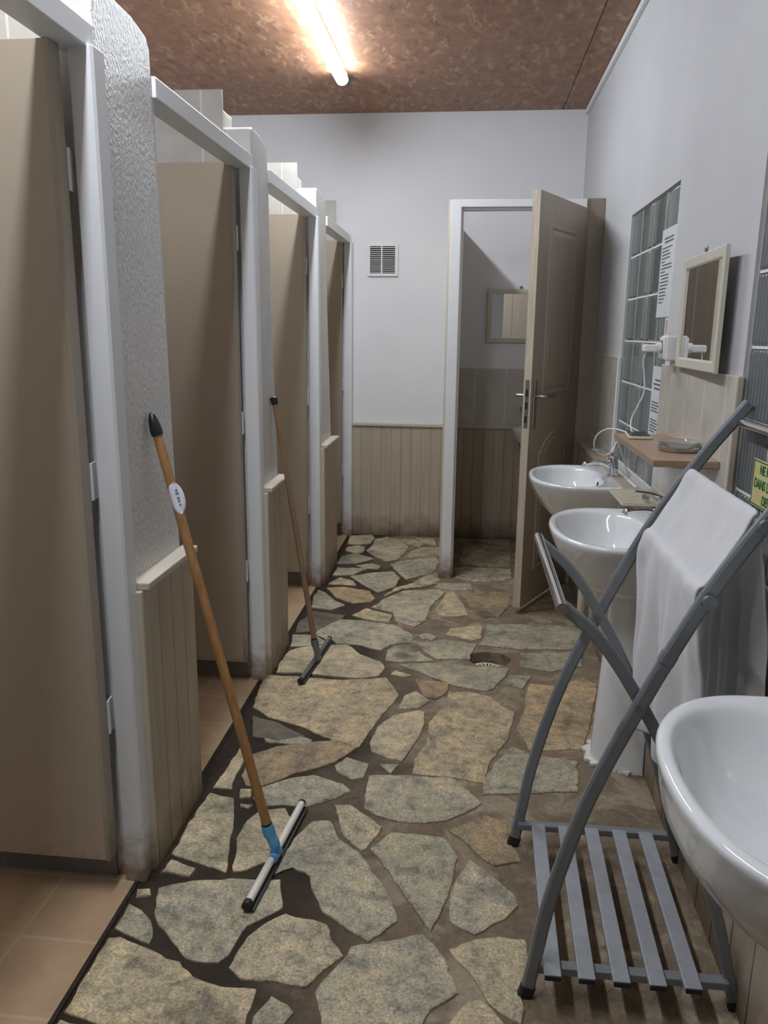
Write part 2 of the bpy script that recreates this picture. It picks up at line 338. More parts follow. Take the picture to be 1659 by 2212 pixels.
# slabs of the paving: (rock tone, outline in metres on the floor)
STONES=[
(1,[(-0.741,1.667),(-0.712,1.683),(-0.681,1.695),(-0.573,1.723),(-0.491,1.727),(-0.44,1.734),(-0.427,1.689),(-0.411,1.635),(-0.444,1.601),(-0.481,1.566),(-0.49,1.523),(-0.497,1.474),(-0.514,1.449),(-0.549,1.445),(-0.593,1.453),(-0.619,1.48),(-0.659,1.516),(-0.691,1.541),(-0.71,1.568),(-0.731,1.628)]),
(0,[(-0.79,1.605),(-0.772,1.595),(-0.73,1.57),(-0.712,1.553),(-0.688,1.506),(-0.689,1.483),(-0.739,1.501),(-0.79,1.521),(-0.79,1.55)]),
(2,[(-0.79,1.489),(-0.764,1.496),(-0.72,1.481),(-0.676,1.466),(-0.632,1.446),(-0.599,1.442),(-0.555,1.403),(-0.521,1.392),(-0.484,1.384),(-0.409,1.387),(-0.407,1.338),(-0.412,1.321),(-0.407,1.279),(-0.574,1.249),(-0.701,1.262),(-0.79,1.283),(-0.79,1.349),(-0.79,1.418)]),
(2,[(-0.399,1.617),(-0.349,1.605),(-0.295,1.593),(-0.273,1.542),(-0.238,1.502),(-0.278,1.455),(-0.305,1.405),(-0.363,1.411),(-0.451,1.407),(-0.487,1.436),(-0.48,1.49),(-0.471,1.532),(-0.449,1.567)]),
(1,[(-0.409,1.987),(-0.359,1.998),(-0.32,1.92),(-0.256,1.869),(-0.196,1.776),(-0.145,1.691),(-0.127,1.624),(-0.19,1.548),(-0.249,1.587),(-0.313,1.632),(-0.353,1.706),(-0.369,1.755),(-0.422,1.784),(-0.462,1.752),(-0.46,1.816),(-0.443,1.905)]),
(2,[(-0.745,2.093),(-0.666,2.073),(-0.63,1.954),(-0.604,1.817),(-0.587,1.742),(-0.659,1.768),(-0.756,1.798),(-0.756,1.866),(-0.756,1.993)]),
(2,[(-0.747,1.776),(-0.671,1.749),(-0.677,1.717),(-0.756,1.721)]),
(2,[(-0.571,2.027),(-0.5,2.042),(-0.47,1.995),(-0.474,1.901),(-0.47,1.833),(-0.487,1.803),(-0.536,1.761),(-0.571,1.748),(-0.603,1.885),(-0.595,1.969)]),
(2,[(-0.659,2.122),(-0.625,2.126),(-0.614,2.085),(-0.649,2.075)]),
(2,[(-0.638,2.047),(-0.6,2.046),(-0.608,2.028),(-0.635,2.033)]),
(0,[(-0.612,2.128),(-0.577,2.157),(-0.524,2.202),(-0.45,2.231),(-0.351,2.192),(-0.32,2.153),(-0.358,2.112),(-0.443,2.055),(-0.498,2.059),(-0.569,2.044),(-0.609,2.08)]),
(3,[(-0.679,2.193),(-0.685,2.32),(-0.608,2.391),(-0.489,2.437),(-0.403,2.458),(-0.333,2.42),(-0.395,2.313),(-0.509,2.234),(-0.557,2.182),(-0.606,2.142),(-0.65,2.144)]),
(2,[(-0.744,2.187),(-0.698,2.18),(-0.686,2.119),(-0.747,2.121)]),
(2,[(-0.79,1.653),(-0.759,1.661),(-0.745,1.634),(-0.781,1.623)]),
(1,[(-0.227,1.53),(-0.145,1.558),(-0.065,1.589),(-0.037,1.561),(-0.012,1.524),(0.012,1.464),(0.02,1.429),(-0.035,1.379),(-0.06,1.327),(-0.245,1.29),(-0.286,1.393),(-0.266,1.44),(-0.243,1.481)]),
(0,[(-0.373,1.374),(-0.335,1.356),(-0.317,1.338),(-0.333,1.306),(-0.396,1.299),(-0.392,1.335)]),
(2,[(-0.789,1.265),(-0.697,1.252),(-0.608,1.242),(-0.61,1.224),(-0.786,1.208)]),
(2,[(-0.36,2.079),(-0.316,2.085),(-0.259,2.037),(-0.204,1.987),(-0.21,1.955),(-0.239,1.885),(-0.251,1.876),(-0.306,1.928),(-0.331,1.995)]),
(1,[(-0.278,2.246),(-0.154,2.267),(-0.079,2.262),(-0.016,2.27),(0.037,2.205),(0.078,2.139),(0.058,2.11),(0.018,2.072),(-0.02,2.042),(-0.086,2.018),(-0.164,2.016),(-0.224,2.037),(-0.268,2.069),(-0.275,2.157)]),
(0,[(-0.178,1.963),(-0.102,1.965),(-0.027,1.959),(-0.002,1.914),(0.012,1.873),(0.004,1.811),(-0.005,1.752),(-0.01,1.721),(-0.032,1.642),(-0.046,1.602),(-0.081,1.653),(-0.139,1.748),(-0.192,1.834),(-0.227,1.886)]),
(1,[(0.043,1.873),(0.083,1.834),(0.125,1.787),(0.161,1.742),(0.163,1.712),(0.132,1.662),(0.096,1.636),(0.056,1.601),(0.024,1.616),(-0.004,1.64),(-0.006,1.709),(0.009,1.792)]),
(3,[(-0.018,1.995),(0.087,2.08),(0.167,2.041),(0.158,1.948),(0.181,1.88),(0.11,1.854),(0.066,1.894),(0.029,1.947)]),
(2,[(-0.005,1.549),(0.056,1.588),(0.114,1.603),(0.172,1.602),(0.18,1.542),(0.152,1.454),(0.159,1.403),(0.15,1.364),(0.13,1.374),(0.093,1.399),(0.062,1.457),(0.029,1.504)]),
(2,[(0.037,1.405),(0.066,1.417),(0.093,1.395),(0.122,1.349),(-0.012,1.317),(0.02,1.378)]),
(0,[(0.185,2.495),(0.243,2.447),(0.271,2.44),(0.4,2.419),(0.377,2.239),(0.211,2.209),(0.083,2.188),(0.084,2.249),(0.118,2.362)]),
(2,[(-0.79,2.942),(-0.694,2.947),(-0.498,2.939),(-0.381,2.958),(-0.295,2.981),(-0.233,2.827),(-0.292,2.612),(-0.333,2.418),(-0.43,2.452),(-0.565,2.539),(-0.692,2.59),(-0.77,2.658),(-0.787,2.806)]),
(2,[(-0.767,3.045),(-0.753,3.206),(-0.661,3.275),(-0.507,3.308),(-0.439,3.205),(-0.336,3.134),(-0.313,3.076),(-0.329,2.995),(-0.389,2.964),(-0.502,2.963),(-0.644,2.982),(-0.757,2.973)]),
(1,[(-0.678,3.453),(-0.613,3.62),(-0.497,3.622),(-0.32,3.58),(-0.226,3.465),(-0.219,3.37),(-0.314,3.334),(-0.35,3.261),(-0.472,3.312),(-0.561,3.312),(-0.678,3.404)]),
(1,[(-0.781,3.389),(-0.678,3.404),(-0.62,3.339),(-0.587,3.308),(-0.685,3.26),(-0.759,3.25)]),
(4,[(-0.79,3.541),(-0.748,3.714),(-0.574,3.681),(-0.584,3.624),(-0.669,3.455),(-0.773,3.415)]),
(2,[(-0.545,3.685),(-0.49,3.794),(-0.342,3.713),(-0.351,3.607),(-0.47,3.64)]),
(1,[(-0.463,3.812),(-0.408,3.959),(-0.326,4.101),(-0.126,4.154),(-0.102,4.083),(-0.164,3.854),(-0.173,3.654),(-0.224,3.567),(-0.325,3.633),(-0.346,3.755)]),
(3,[(-0.747,4.093),(-0.664,4.122),(-0.506,4.076),(-0.459,3.951),(-0.474,3.902),(-0.57,3.858),(-0.666,3.938)]),
(0,[(-0.769,3.769),(-0.79,3.952),(-0.782,4.047),(-0.729,3.994),(-0.656,3.877),(-0.601,3.823),(-0.663,3.74)]),
(2,[(-0.421,3.989),(-0.373,4.146),(-0.252,4.27),(-0.13,4.269),(-0.214,4.186),(-0.329,4.135),(-0.402,4.008)]),
(1,[(-0.141,4.267),(0.045,4.276),(0.056,4.173),(-0.05,4.141),(-0.159,4.177)]),
(2,[(-0.081,4.103),(-0.05,4.124),(0.005,3.938),(0.031,3.765),(-0.041,3.727),(-0.119,3.744),(-0.138,3.828)]),
(3,[(-0.018,4.112),(0.216,4.161),(0.255,4.101),(0.248,3.942),(0.181,3.758),(0.104,3.747),(0.046,3.854),(0.025,3.972)]),
(2,[(-0.072,3.486),(-0.056,3.564),(0.084,3.635),(0.1,3.611),(0.091,3.46),(0.055,3.431)]),
(0,[(0.121,3.641),(0.197,3.664),(0.433,3.683),(0.577,3.651),(0.547,3.427),(0.49,3.385),(0.229,3.357),(0.081,3.387),(0.109,3.486)]),
(1,[(-0.199,3.469),(-0.164,3.498),(-0.107,3.457),(-0.132,3.41),(-0.178,3.423)]),
(1,[(-0.196,3.35),(-0.079,3.424),(0.073,3.386),(0.046,3.27),(0.042,3.216),(-0.105,3.196),(-0.17,3.285)]),
(1,[(-0.325,3.264),(-0.296,3.325),(-0.225,3.323),(-0.113,3.174),(-0.262,3.144),(-0.322,3.156)]),
(0,[(-0.259,3.113),(-0.112,3.153),(0.054,3.139),(0.21,3.141),(0.191,3.064),(0.131,2.927),(0.1,2.906),(-0.024,2.943),(-0.155,3.038)]),
(0,[(0.199,3.075),(0.295,3.078),(0.247,2.943),(0.18,2.988)]),
(2,[(-0.286,3.011),(-0.27,3.052),(-0.193,3.013),(-0.232,2.999)]),
(3,[(-0.183,2.977),(-0.04,2.968),(-0.045,2.886),(-0.088,2.812),(-0.134,2.823),(-0.162,2.906)]),
(2,[(-0.211,2.83),(-0.168,2.879),(-0.11,2.793),(-0.151,2.73),(-0.223,2.713)]),
(2,[(-0.301,2.455),(-0.287,2.568),(-0.233,2.665),(-0.149,2.71),(-0.123,2.702),(-0.126,2.56),(-0.146,2.461),(-0.177,2.343),(-0.23,2.361),(-0.286,2.391)]),
(2,[(-0.038,2.887),(0.054,2.891),(0.129,2.858),(0.157,2.795),(0.21,2.746),(0.194,2.645),(0.175,2.53),(0.118,2.405),(0.104,2.354),(0.09,2.249),(-0.009,2.27),(-0.083,2.272),(-0.14,2.276),(-0.14,2.372),(-0.107,2.466),(-0.102,2.636),(-0.057,2.767)]),
(3,[(0.282,3.001),(0.382,2.996),(0.502,3.086),(0.554,3.019),(0.475,2.681),(0.423,2.495),(0.317,2.481),(0.244,2.472),(0.21,2.618),(0.249,2.791),(0.26,2.909)]),
(0,[(-0.395,2.291),(-0.366,2.35),(-0.283,2.317),(-0.292,2.234),(-0.327,2.218),(-0.383,2.257)]),
(1,[(-0.252,2.321),(-0.188,2.329),(-0.208,2.265)]),
(0,[(-0.68,2.461),(-0.623,2.454),(-0.559,2.476),(-0.497,2.443),(-0.516,2.407),(-0.653,2.41)]),
(0,[(0.261,3.31),(0.539,3.363),(0.518,3.207),(0.379,3.128),(0.252,3.161)]),
(4,[(-0.751,2.59),(-0.646,2.551),(-0.527,2.465),(-0.615,2.421),(-0.71,2.441)]),
(2,[(-0.737,2.284),(-0.725,2.407),(-0.693,2.349),(-0.694,2.219),(-0.689,2.126),(-0.739,2.146)]),
(1,[(-0.79,5.245),(-0.642,5.29),(-0.612,5.213),(-0.623,5.055),(-0.688,5.027),(-0.777,5.032)]),
(2,[(-0.763,4.941),(-0.703,4.994),(-0.65,4.965),(-0.642,4.834),(-0.684,4.793),(-0.766,4.868)]),
(1,[(-0.607,5.174),(-0.524,5.246),(-0.449,5.198),(-0.365,5.019),(-0.379,4.838),(-0.413,4.698),(-0.482,4.656),(-0.556,4.744),(-0.628,4.871),(-0.608,5.02)]),
(0,[(-0.768,4.729),(-0.685,4.803),(-0.551,4.701),(-0.654,4.583),(-0.768,4.566)]),
(1,[(-0.753,4.475),(-0.569,4.486),(-0.638,4.352),(-0.753,4.321)]),
(2,[(-0.648,4.543),(-0.557,4.603),(-0.497,4.552),(-0.507,4.48),(-0.597,4.498)]),
(2,[(-0.741,4.203),(-0.705,4.291),(-0.621,4.242),(-0.588,4.158),(-0.75,4.162)]),
(1,[(-0.65,4.322),(-0.541,4.407),(-0.416,4.455),(-0.363,4.341),(-0.373,4.176),(-0.457,4.049),(-0.554,4.176)]),
(1,[(-0.448,4.597),(-0.384,4.686),(-0.279,4.735),(-0.171,4.787),(-0.15,4.704),(-0.174,4.454),(-0.256,4.384),(-0.326,4.304),(-0.368,4.397),(-0.402,4.481)]),
(2,[(-0.342,4.913),(-0.277,5.003),(-0.153,5.043),(-0.145,4.831),(-0.264,4.804),(-0.362,4.746)]),
(1,[(-0.448,5.19),(-0.349,5.205),(-0.264,5.109),(-0.287,5.019),(-0.358,5.057)]),
(2,[(-0.342,5.246),(-0.211,5.245),(-0.184,5.083),(-0.253,5.099)]),
(2,[(-0.282,4.269),(-0.19,4.429),(-0.126,4.319),(-0.166,4.272)]),
(4,[(-0.133,4.739),(-0.114,4.71),(-0.112,4.405),(-0.158,4.486)]),
(1,[(-0.05,4.377),(0.04,4.545),(0.093,4.599),(0.279,4.58),(0.277,4.402),(0.204,4.339),(0.078,4.315)]),
(0,[(0.017,5.076),(0.157,5.126),(0.198,5.02),(0.295,4.927),(0.282,4.65),(0.094,4.646),(-0.029,4.701),(-0.019,4.96)]),
(0,[(0.054,5.287),(0.312,5.296),(0.301,5.063),(0.2,5.076),(0.158,5.184)]),
]

# ------------------------------------------------------------ room shell
XR, YB, ZC = 0.66, 5.32, 2.715
YN = -2.2; XLW = -2.0
bm = bmesh.new(); box(bm, XLW, 0.9, YN, YB + 0.1, ZC, ZC + 0.05); struct(obj('ceiling', bm, 'osb'))
B_('trim_1', (0.503, 0.507, YN, YB, ZC - 0.0015, ZC + 0.001), 'seam', bevel=0); struct(bpy.data.objects['trim_1'], 'dark joint between two ceiling boards')
bm = bmesh.new(); box(bm, XR - 0.022, XR, YN, YB - 0.005, ZC - 0.030, ZC - 0.004); struct(obj('trim_2', bm, 'white', None, 0.004), 'thin white cable trunking along the ceiling and right wall')
bm = bmesh.new(); box(bm, XLW, 0.9, YB, YB + 0.1, 0, ZC); struct(obj('wall_back', bm, 'plaster'))
bm = bmesh.new(); box(bm, XLW, 0.9, YN - 0.1, YN, 0, ZC); struct(obj('wall_front', bm, 'plaster'))
bm = bmesh.new(); box(bm, XLW - 0.1, XLW, YN, YB, 0, ZC); struct(obj('wall_left', bm, 'plaster'))
# right wall with two glass block openings
W1 = (2.83, 3.64); W2 = (1.08, 2.03); WZ = (0.835, 1.875)
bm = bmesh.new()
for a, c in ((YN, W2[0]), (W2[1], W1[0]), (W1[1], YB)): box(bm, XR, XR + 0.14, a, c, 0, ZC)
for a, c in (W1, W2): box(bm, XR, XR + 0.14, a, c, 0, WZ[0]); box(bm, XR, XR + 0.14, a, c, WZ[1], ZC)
wr = obj('wall_right', bm, 'plaster_darkened'); struct(wr)
# tile facing on that wall, to 1.285 m
bm = bmesh.new()
for a, c in ((YN, W2[0]), (W2[1], W1[0]), (W1[1], 4.385)): box(bm, XR - 0.010, XR, a, c, 0.80, 1.285)
obj('tile_facing', bm, 'tile_y', wr, 0.001)
B_('corner_bead', (XR - 0.013, XR + 0.004, W2[1] - 0.006, W2[1] + 0.012, WZ[0], 1.285), 'cream', wr, 0.003)
B_('corner_bead', (XR - 0.013, XR + 0.004, W1[1] - 0.004, W1[1] + 0.012, WZ[0], 1.285), 'white', wr, 0.003)
# low pipe casing at the foot of the right wall
bm = bmesh.new(); box(bm, 0.60, XR, YN, YB, 0, 0.80)
y = YN
while y < 4.3: box(bm, 0.597, 0.60, y + 0.003, y + 0.117, 0.001, 0.795); y += 0.12
cas = obj('trim_3', bm, 'board', None, 0.001); struct(cas, 'beige boarded pipe casing at the foot of the right wall')
B_('casing_ledge', (0.59, XR, YN, 4.38, 0.80, 0.815), 'leaf', cas)

# glass block windows
def blocks(name, y0, y1, rows, cols, mat, lab, rec):
    root = sroot(name, (XR + 0.03, (y0 + y1) / 2, WZ[0]), lab)
    z0, z1 = WZ; ph = (z1 - z0) / rows; pw = (y1 - y0) / cols
    bm = bmesh.new()
    for r in range(rows):
        for c in range(cols):
            a = y0 + c * pw + 0.0035; d = y0 + (c + 1) * pw - 0.0035; e = z0 + r * ph + 0.0035; f = z0 + (r + 1) * ph - 0.0035
            box(bm, XR + rec, XR + 0.10, a, d, e, f)
    obj('glass_blocks', bm, mat, root, 0.010, smooth=True, seg=3)
    bm = bmesh.new()
    for r in range(rows + 1): box(bm, XR + rec + 0.004, XR + 0.094, y0, y1, z0 + r * ph - 0.0035, z0 + r * ph + 0.0035)
    obj('mortar_joint', bm, 'white', root)
    bm = bmesh.new()
    for c in range(cols + 1): box(bm, XR + rec + 0.002, XR + 0.094, y0 + c * pw - 0.0032, y0 + c * pw + 0.0032, z0, z1)
    obj('mortar_joint', bm, 'cream', root)
    bm = bmesh.new(); box(bm, XR + 0.13, XR + 0.14, y0 - 0.02, y1 + 0.02, z0 - 0.02, z1 + 0.02); obj('night_backing', bm, 'dark', root)  # dark sheet added behind the blocks, stands in for the night outside
blocks('window_1', W1[0], W1[1], 6, 4, 'block1', 'tall glass block window behind the far washbasin', 0.006)
blocks('window_2', W2[0], W2[1], 6, 5, 'block2', 'ribbed glass block window behind the towel rack', 0.008)

# ------------------------------------------------------------ floor
def ragged(poly, step=0.018, amp=0.006, seed=0):
    out = []; n = len(poly)
    for i in range(n):
        a = V((*poly[i], 0)); c = V((*poly[(i + 1) % n], 0)); k = max(1, int((c - a).length / step))
        for j in range(k):
            p = a.lerp(c, j / k); s = 1.0 if j else 0.3
            d = noise.noise_vector(V((p.x * 26, p.y * 26, seed))) * amp + noise.noise_vector(V((p.x * 80, p.y * 80, seed + 3))) * amp * 0.45
            out.append(V((p.x + d.x * s, p.y + d.y * s, 0)))
    return out
XT = -0.80
bm = bmesh.new(); dx0, dx1, dy0, dy1 = 0.00, 0.25, 3.12, 3.36
box(bm, XT, 0.9, YN, dy0, -0.06, 0); box(bm, XT, 0.9, dy1, YB, -0.06, 0); box(bm, XT, dx0, dy0, dy1, -0.06, 0); box(bm, dx1, 0.9, dy0, dy1, -0.06, 0)
NH = 48; hole = []; rim = []
for k in range(NH):
    a = 2 * PI * k / NH; r_ = 1 + 0.10 * noise.noise(V((math.cos(a) * 2, math.sin(a) * 2, 4)))
    hx_, hy_ = 0.124 + 0.094 * math.cos(a) * r_, max(3.158, 3.235 + 0.080 * math.sin(a) * r_)
    c_, s_ = math.cos(a), math.sin(a); q_ = 1 / max(abs(c_), abs(s_))
    hole.append(V((hx_, hy_, 0))); rim.append(V((0.125 + 0.125 * c_ * q_, 3.24 + 0.12 * s_ * q_, 0)))
HOLE = hole
A_ = [bm.verts.new(v) for v in rim]; B2 = [bm.verts.new(v) for v in hole]; C2_ = [bm.verts.new(v + V((0, 0, -0.05))) for v in hole]
for k in range(NH):
    bm.faces.new([A_[k], A_[(k + 1) % NH], B2[(k + 1) % NH], B2[k]]); bm.faces.new([B2[k], B2[(k + 1) % NH], C2_[(k + 1) % NH], C2_[k]])
bm.faces.new(C2_)
floor = obj('floor', bm, 'mortar'); struct(floor, 'crazy paving stone floor with dark wet joints')
bm = bmesh.new(); tone = bm.faces.layers.float.new('tone')
for si, (t, poly) in enumerate(STONES):
    pts = ragged(poly, seed=si * 1.7)
    cx = sum(p.x for p in pts) / len(pts); cy = sum(p.y for p in pts) / len(pts); c = V((cx, cy, 0))
    tv = min(1, max(0, t / 4 + R.uniform(-0.10, 0.10)))
    h = R.uniform(0.0045, 0.0075)
    r0 = [bm.verts.new((p.x, p.y, -0.003)) for p in pts]
    r1 = [bm.verts.new((*(p + (c - p).normalized() * 0.0012).xy, h * 0.72)) for p in pts]
    r2 = [bm.verts.new((*(p + (c - p).normalized() * 0.005).xy, h)) for p in pts]
    n = len(pts)
    for A, B in ((r0, r1), (r1, r2)):
        for i in range(n): bm.faces.new([A[i], A[(i + 1) % n], B[(i + 1) % n], B[i]])[tone] = tv
    f = bm.faces.new(r2); f[tone] = tv
# paving nobody traced: behind the camera and under the camera side
for gy in range(-8, 3):
    for gx in range(-2, 3):
        cx = gx * 0.3 + 0.02 + (gy % 2) * 0.12; cy = gy * 0.3 + 0.55
        if cy > 1.0 or cx > 0.5 or cx < -0.62: continue
        pts = [V((cx + math.cos(a) * R.uniform(0.11, 0.145), cy + math.sin(a) * R.uniform(0.10, 0.145), 0)) for a in (0.2, 1.1, 2.0, 3.0, 3.9, 4.8, 5.6)]
        r0 = [bm.verts.new((p.x, p.y, -0.003)) for p in pts]; r2 = [bm.verts.new((p.x, p.y, 0.006)) for p in pts]
        tv = R.random() * 0.6
        for i in range(7): bm.faces.new([r0[i], r0[(i + 1) % 7], r2[(i + 1) % 7], r2[i]])[tone] = tv
        bm.faces.new(r2)[tone] = tv
bmesh.ops.triangulate(bm, faces=[f for f in bm.faces if len(f.verts) > 4])
obj('paving_stones', bm, 'stone', floor)
bm = bmesh.new(); box(bm, XLW, XT, YN, YB, -0.06, 0.004); obj('stall_floor_tiles', bm, 'terracotta', floor)
B_('tile_edge_strip', (XT - 0.008, XT + 0.003, YN, YB, -0.01, 0.0055), 'mortar', floor, 0.001)

# floor drain in its pit
dr = thing('floor_drain', 'round cream slotted drain cover sunk in a dark pit in the paving', 'drain', (0.125, 3.26, -0.02))
bm = bmesh.new(); lathe(bm, [(0.01, -0.047), (0.060, -0.047), (0.066, -0.030), (0.066, -0.016), (0.060, -0.016), (0.056, -0.040), (0.01, -0.042)], (0.112, 3.150, 0), 32)
obj('drain_pipe', bm, 'dark', dr, smooth=True)
bm = bmesh.new(); c = V((0.112, 3.150, -0.014)); nseg = 48
def ringpiece(r0, r1, a0, a1, k=4):
    for i in range(k):
        a = a0 + (a1 - a0) * i / k; d = a0 + (a1 - a0) * (i + 1) / k
        q = []
        for z in (0, 0.004):
            for (r, t) in ((r0, a), (r1, a), (r1, d), (r0, d)): q.append(bm.verts.new(c + V((r * math.cos(t), r * math.sin(t), z))))
        for f in ((0, 3, 2, 1), (4, 5, 6, 7), (0, 1, 5, 4), (1, 2, 6, 5), (2, 3, 7, 6), (3, 0, 4, 7)): bm.faces.new([q[j] for j in f])
ringpiece(0.060, 0.070, 0, 2 * PI, 48); ringpiece(0.003, 0.036, 0, 2 * PI, 24)
for i in range(20): ringpiece(0.036, 0.060, 2 * PI * i / 20, 2 * PI * (i + 0.55) / 20, 1)
obj('grate', bm, 'beigeplastic', dr)

# ------------------------------------------------------------ left side: piers, stall partitions, frames, doors
PITCH = 1.21
PE = {-1: (0.87, 0.84), 0: (2.04, 2.085), 1: (3.175, 3.25), 2: (4.42, 4.56)}   # far end of each pier, at the top and at the floor
XP = -0.80
NAMES = ['nearest', 'second', 'third', 'farthest']
def boards(bm, ax, u0, u1, w, face, z1, d=0.008, flip=1):
    u = u0
    while u < u1 - 0.01:
        e = min(u + w, u1)
        if ax == 'y': prism(bm, [(face + d * flip * 0.5, u), (face + d * flip, u + 0.002), (face + d * flip, e - 0.002), (face + d * flip * 0.5, e), (face, e), (face, u)], 'z', 0, z1)
        else: prism(bm, [(u, face + d * flip * 0.5), (u + 0.002, face + d * flip), (e - 0.002, face + d * flip), (e, face + d * flip * 0.5), (e, face), (u, face)], 'z', 0, z1)
        u = e
for k in (-1, 0, 1, 2):
    y0 = 1.735 + PITCH * k; yt, yb = PE[k]; zt = 2.085
    bm = bmesh.new()
    pr = [(y0, 0), (yb, 0), (yb, 0.78), (yt + (yb - yt) * 0.25, 1.5), (yt, zt - 0.045), (yt - 0.018, zt - 0.02), (yt - 0.10, zt - 0.004), (y0 + 0.02, zt), (y0, zt - 0.01)]
    prism(bm, pr, 'x', -1.0, XP)
    p = obj('wall_pier', bm, 'pier' if k == 1 else 'rough', None, 0.006, seg=3)
    struct(p, ['roughcast pier nearest the camera', 'smooth pier in the middle', 'roughcast pier farthest away', ''][[0, 1, 2].index(k)] if k >= 0 else 'roughcast pier beside the camera')
    # boarding on the lower half
    bm = bmesh.new(); box(bm, XP, -0.775, y0 + 0.012, yb, 0, 0.765); boards(bm, 'y', y0 + 0.012, yb, 0.085, -0.775, 0.765, 0.009)
    obj('boarding', bm, 'board', p)
    B_('cap_rail', (XP, -0.752, y0 + 0.008, yb + 0.012, 0.765, 0.785), 'cream', p, 0.004)
    B_('end_strip', (XP + 0.001, -0.767, y0 - 0.004, y0 + 0.012, 0, 0.765), 'cream', p, 0.003)

for k in range(-1, 4):
    yp = 1.706 + PITCH * k                      # near face of the far post
    yn = PE[k - 1][1] if k - 1 in PE else yp - 0.85
    if k == 3: yp = YB - 0.05
    # tiled partition that stands behind the open door leaf
    bm = bmesh.new(); ypt = yp - 0.005
    if k < 3: box(bm, XLW, -0.895, ypt + 0.012, ypt + 0.13, 0, 2.135)
    part = None
    if k < 3:
        part = obj('wall_stall', bm, 'tile_y', None, 0.003); struct(part, 'tiled partition between two shower stalls')
    bm = bmesh.new(); box(bm, XLW, -0.89, ypt, ypt + 0.012, 0.10, 2.195); tf = obj('tile_facing' if part else 'wall_stall', bm, 'tile_x', part, 0.001)
    if not part: struct(tf, 'tiles on the back wall of the farthest stall')
    B_('plinth', (XLW, -0.86, ypt - 0.006, ypt + 0.01, 0.0, 0.10), 'gtile', part or tf, 0.002)
    # frame
    fr = sroot('trim_%d' % (5 + k), (-0.82, yp, 0), 'white painted door frame of the %s stall' % (NAMES[k] if k >= 0 else 'entrance side'))
    bm = bmesh.new()
    prism(bm, [(-0.872, yp - 0.003), (-0.832, yp - 0.003), (-0.832, yp - 0.024), (-0.786, yp - 0.024), (-0.781, yp - 0.016), (-0.781, yp + 0.034), (-0.872, yp + 0.034)], 'z', 0.0, 1.94)
    obj('jamb', bm, 'frame', fr, 0.002)
    bm = bmesh.new(); ynr = yn + 0.002
    prism(bm, [(-0.86, ynr - 0.03), (-0.804, ynr - 0.03), (-0.804, ynr + 0.014), (-0.83, ynr + 0.014), (-0.83, ynr + 0.006), (-0.86, ynr + 0.006)], 'z', 0.0, 1.94)
    for v in bm.verts:
        if v.co.z > 1 and k - 1 in PE: v.co.y += PE[k - 1][0] - PE[k - 1][1] + 0.004
    obj('jamb', bm, 'frame', fr, 0.002)
    bm = bmesh.new(); yn0 = min(yn, PE[k - 1][0] if k - 1 in PE else yn)
    prism(bm, [(-0.86, 1.935), (-0.791, 1.935), (-0.791, 1.985), (-0.86, 1.985)], 'y', yn0 + 0.004, yp + 0.012)
    obj('head', bm, 'frame', fr, 0.003)
    B_('architrave', (XP, -0.786, yp + 0.024, yp + 0.042, 0, 1.93), 'pier' if k != 3 else 'frame', fr, 0.002)
    # door leaf, swung ninety degrees into the stall
    dl = sroot('door_%d' % (2 + k), (-0.86, yp - 0.05, 0.1), 'flat taupe door of the %s stall, swung inwards' % (NAMES[k] if k >= 0 else 'entrance side'))
    bm = bmesh.new(); box(bm, -1.58, -0.852, yp - 0.078, yp - 0.040, 0.10, 1.945 if k else 1.935)
    obj('leaf', bm, 'leaf', dl, 0.0015)
    B_('lipping', (-0.8525, -0.842, yp - 0.079, yp - 0.039, 0.099, 1.9455 if k else 1.9355), 'leafedge', dl, 0.001)
    for zz in (0.42, 1.0, 1.66):
        bm = bmesh.new(); tube(bm, [(-0.846, yp - 0.031, zz), (-0.846, yp - 0.031, zz + 0.085)], 0.007, 10)
        box(bm, -0.875, -0.846, yp - 0.0385, yp - 0.0365, zz, zz + 0.085); box(bm, -0.849, -0.843, yp - 0.030, yp - 0.002, zz, zz + 0.085)
        obj('hinge', bm, 'frame', dl, 0.001)
# ------------------------------------------------------------ back wall trim
bm = bmesh.new(); box(bm, -0.80, -0.135, YB - 0.012, YB, 0, 0.76); boards(bm, 'x', -0.79, -0.135, 0.068, YB - 0.012, 0.76, 0.007, -1)
bb = obj('trim_9', bm, 'board'); struct(bb, 'beige tongue and groove boarding on the back wall')
B_('chair_rail', (-0.80, -0.135, YB - 0.032, YB, 0.76, 0.785), 'cream', bb, 0.006)
# inside of the cubicle
bm = bmesh.new(); box(bm, -0.10, XR - 0.01, YB - 0.012, YB, 0, 0.76); boards(bm, 'x', -0.10, XR - 0.01, 0.068, YB - 0.012, 0.76, 0.007, -1)
bb = obj('trim_10', bm, 'board'); struct(bb, 'boarding on the back wall inside the cubicle')
B_('chair_rail', (-0.10, XR - 0.01, YB - 0.032, YB, 0.76, 0.785), 'cream', bb, 0.006)
bm = bmesh.new(); box(bm, -0.10, XR, YB - 0.009, YB, 0.785, 1.155); struct(obj('trim_11', bm, 'tile_x', None, 0.001), 'taupe tiles above the rail inside the cubicle')

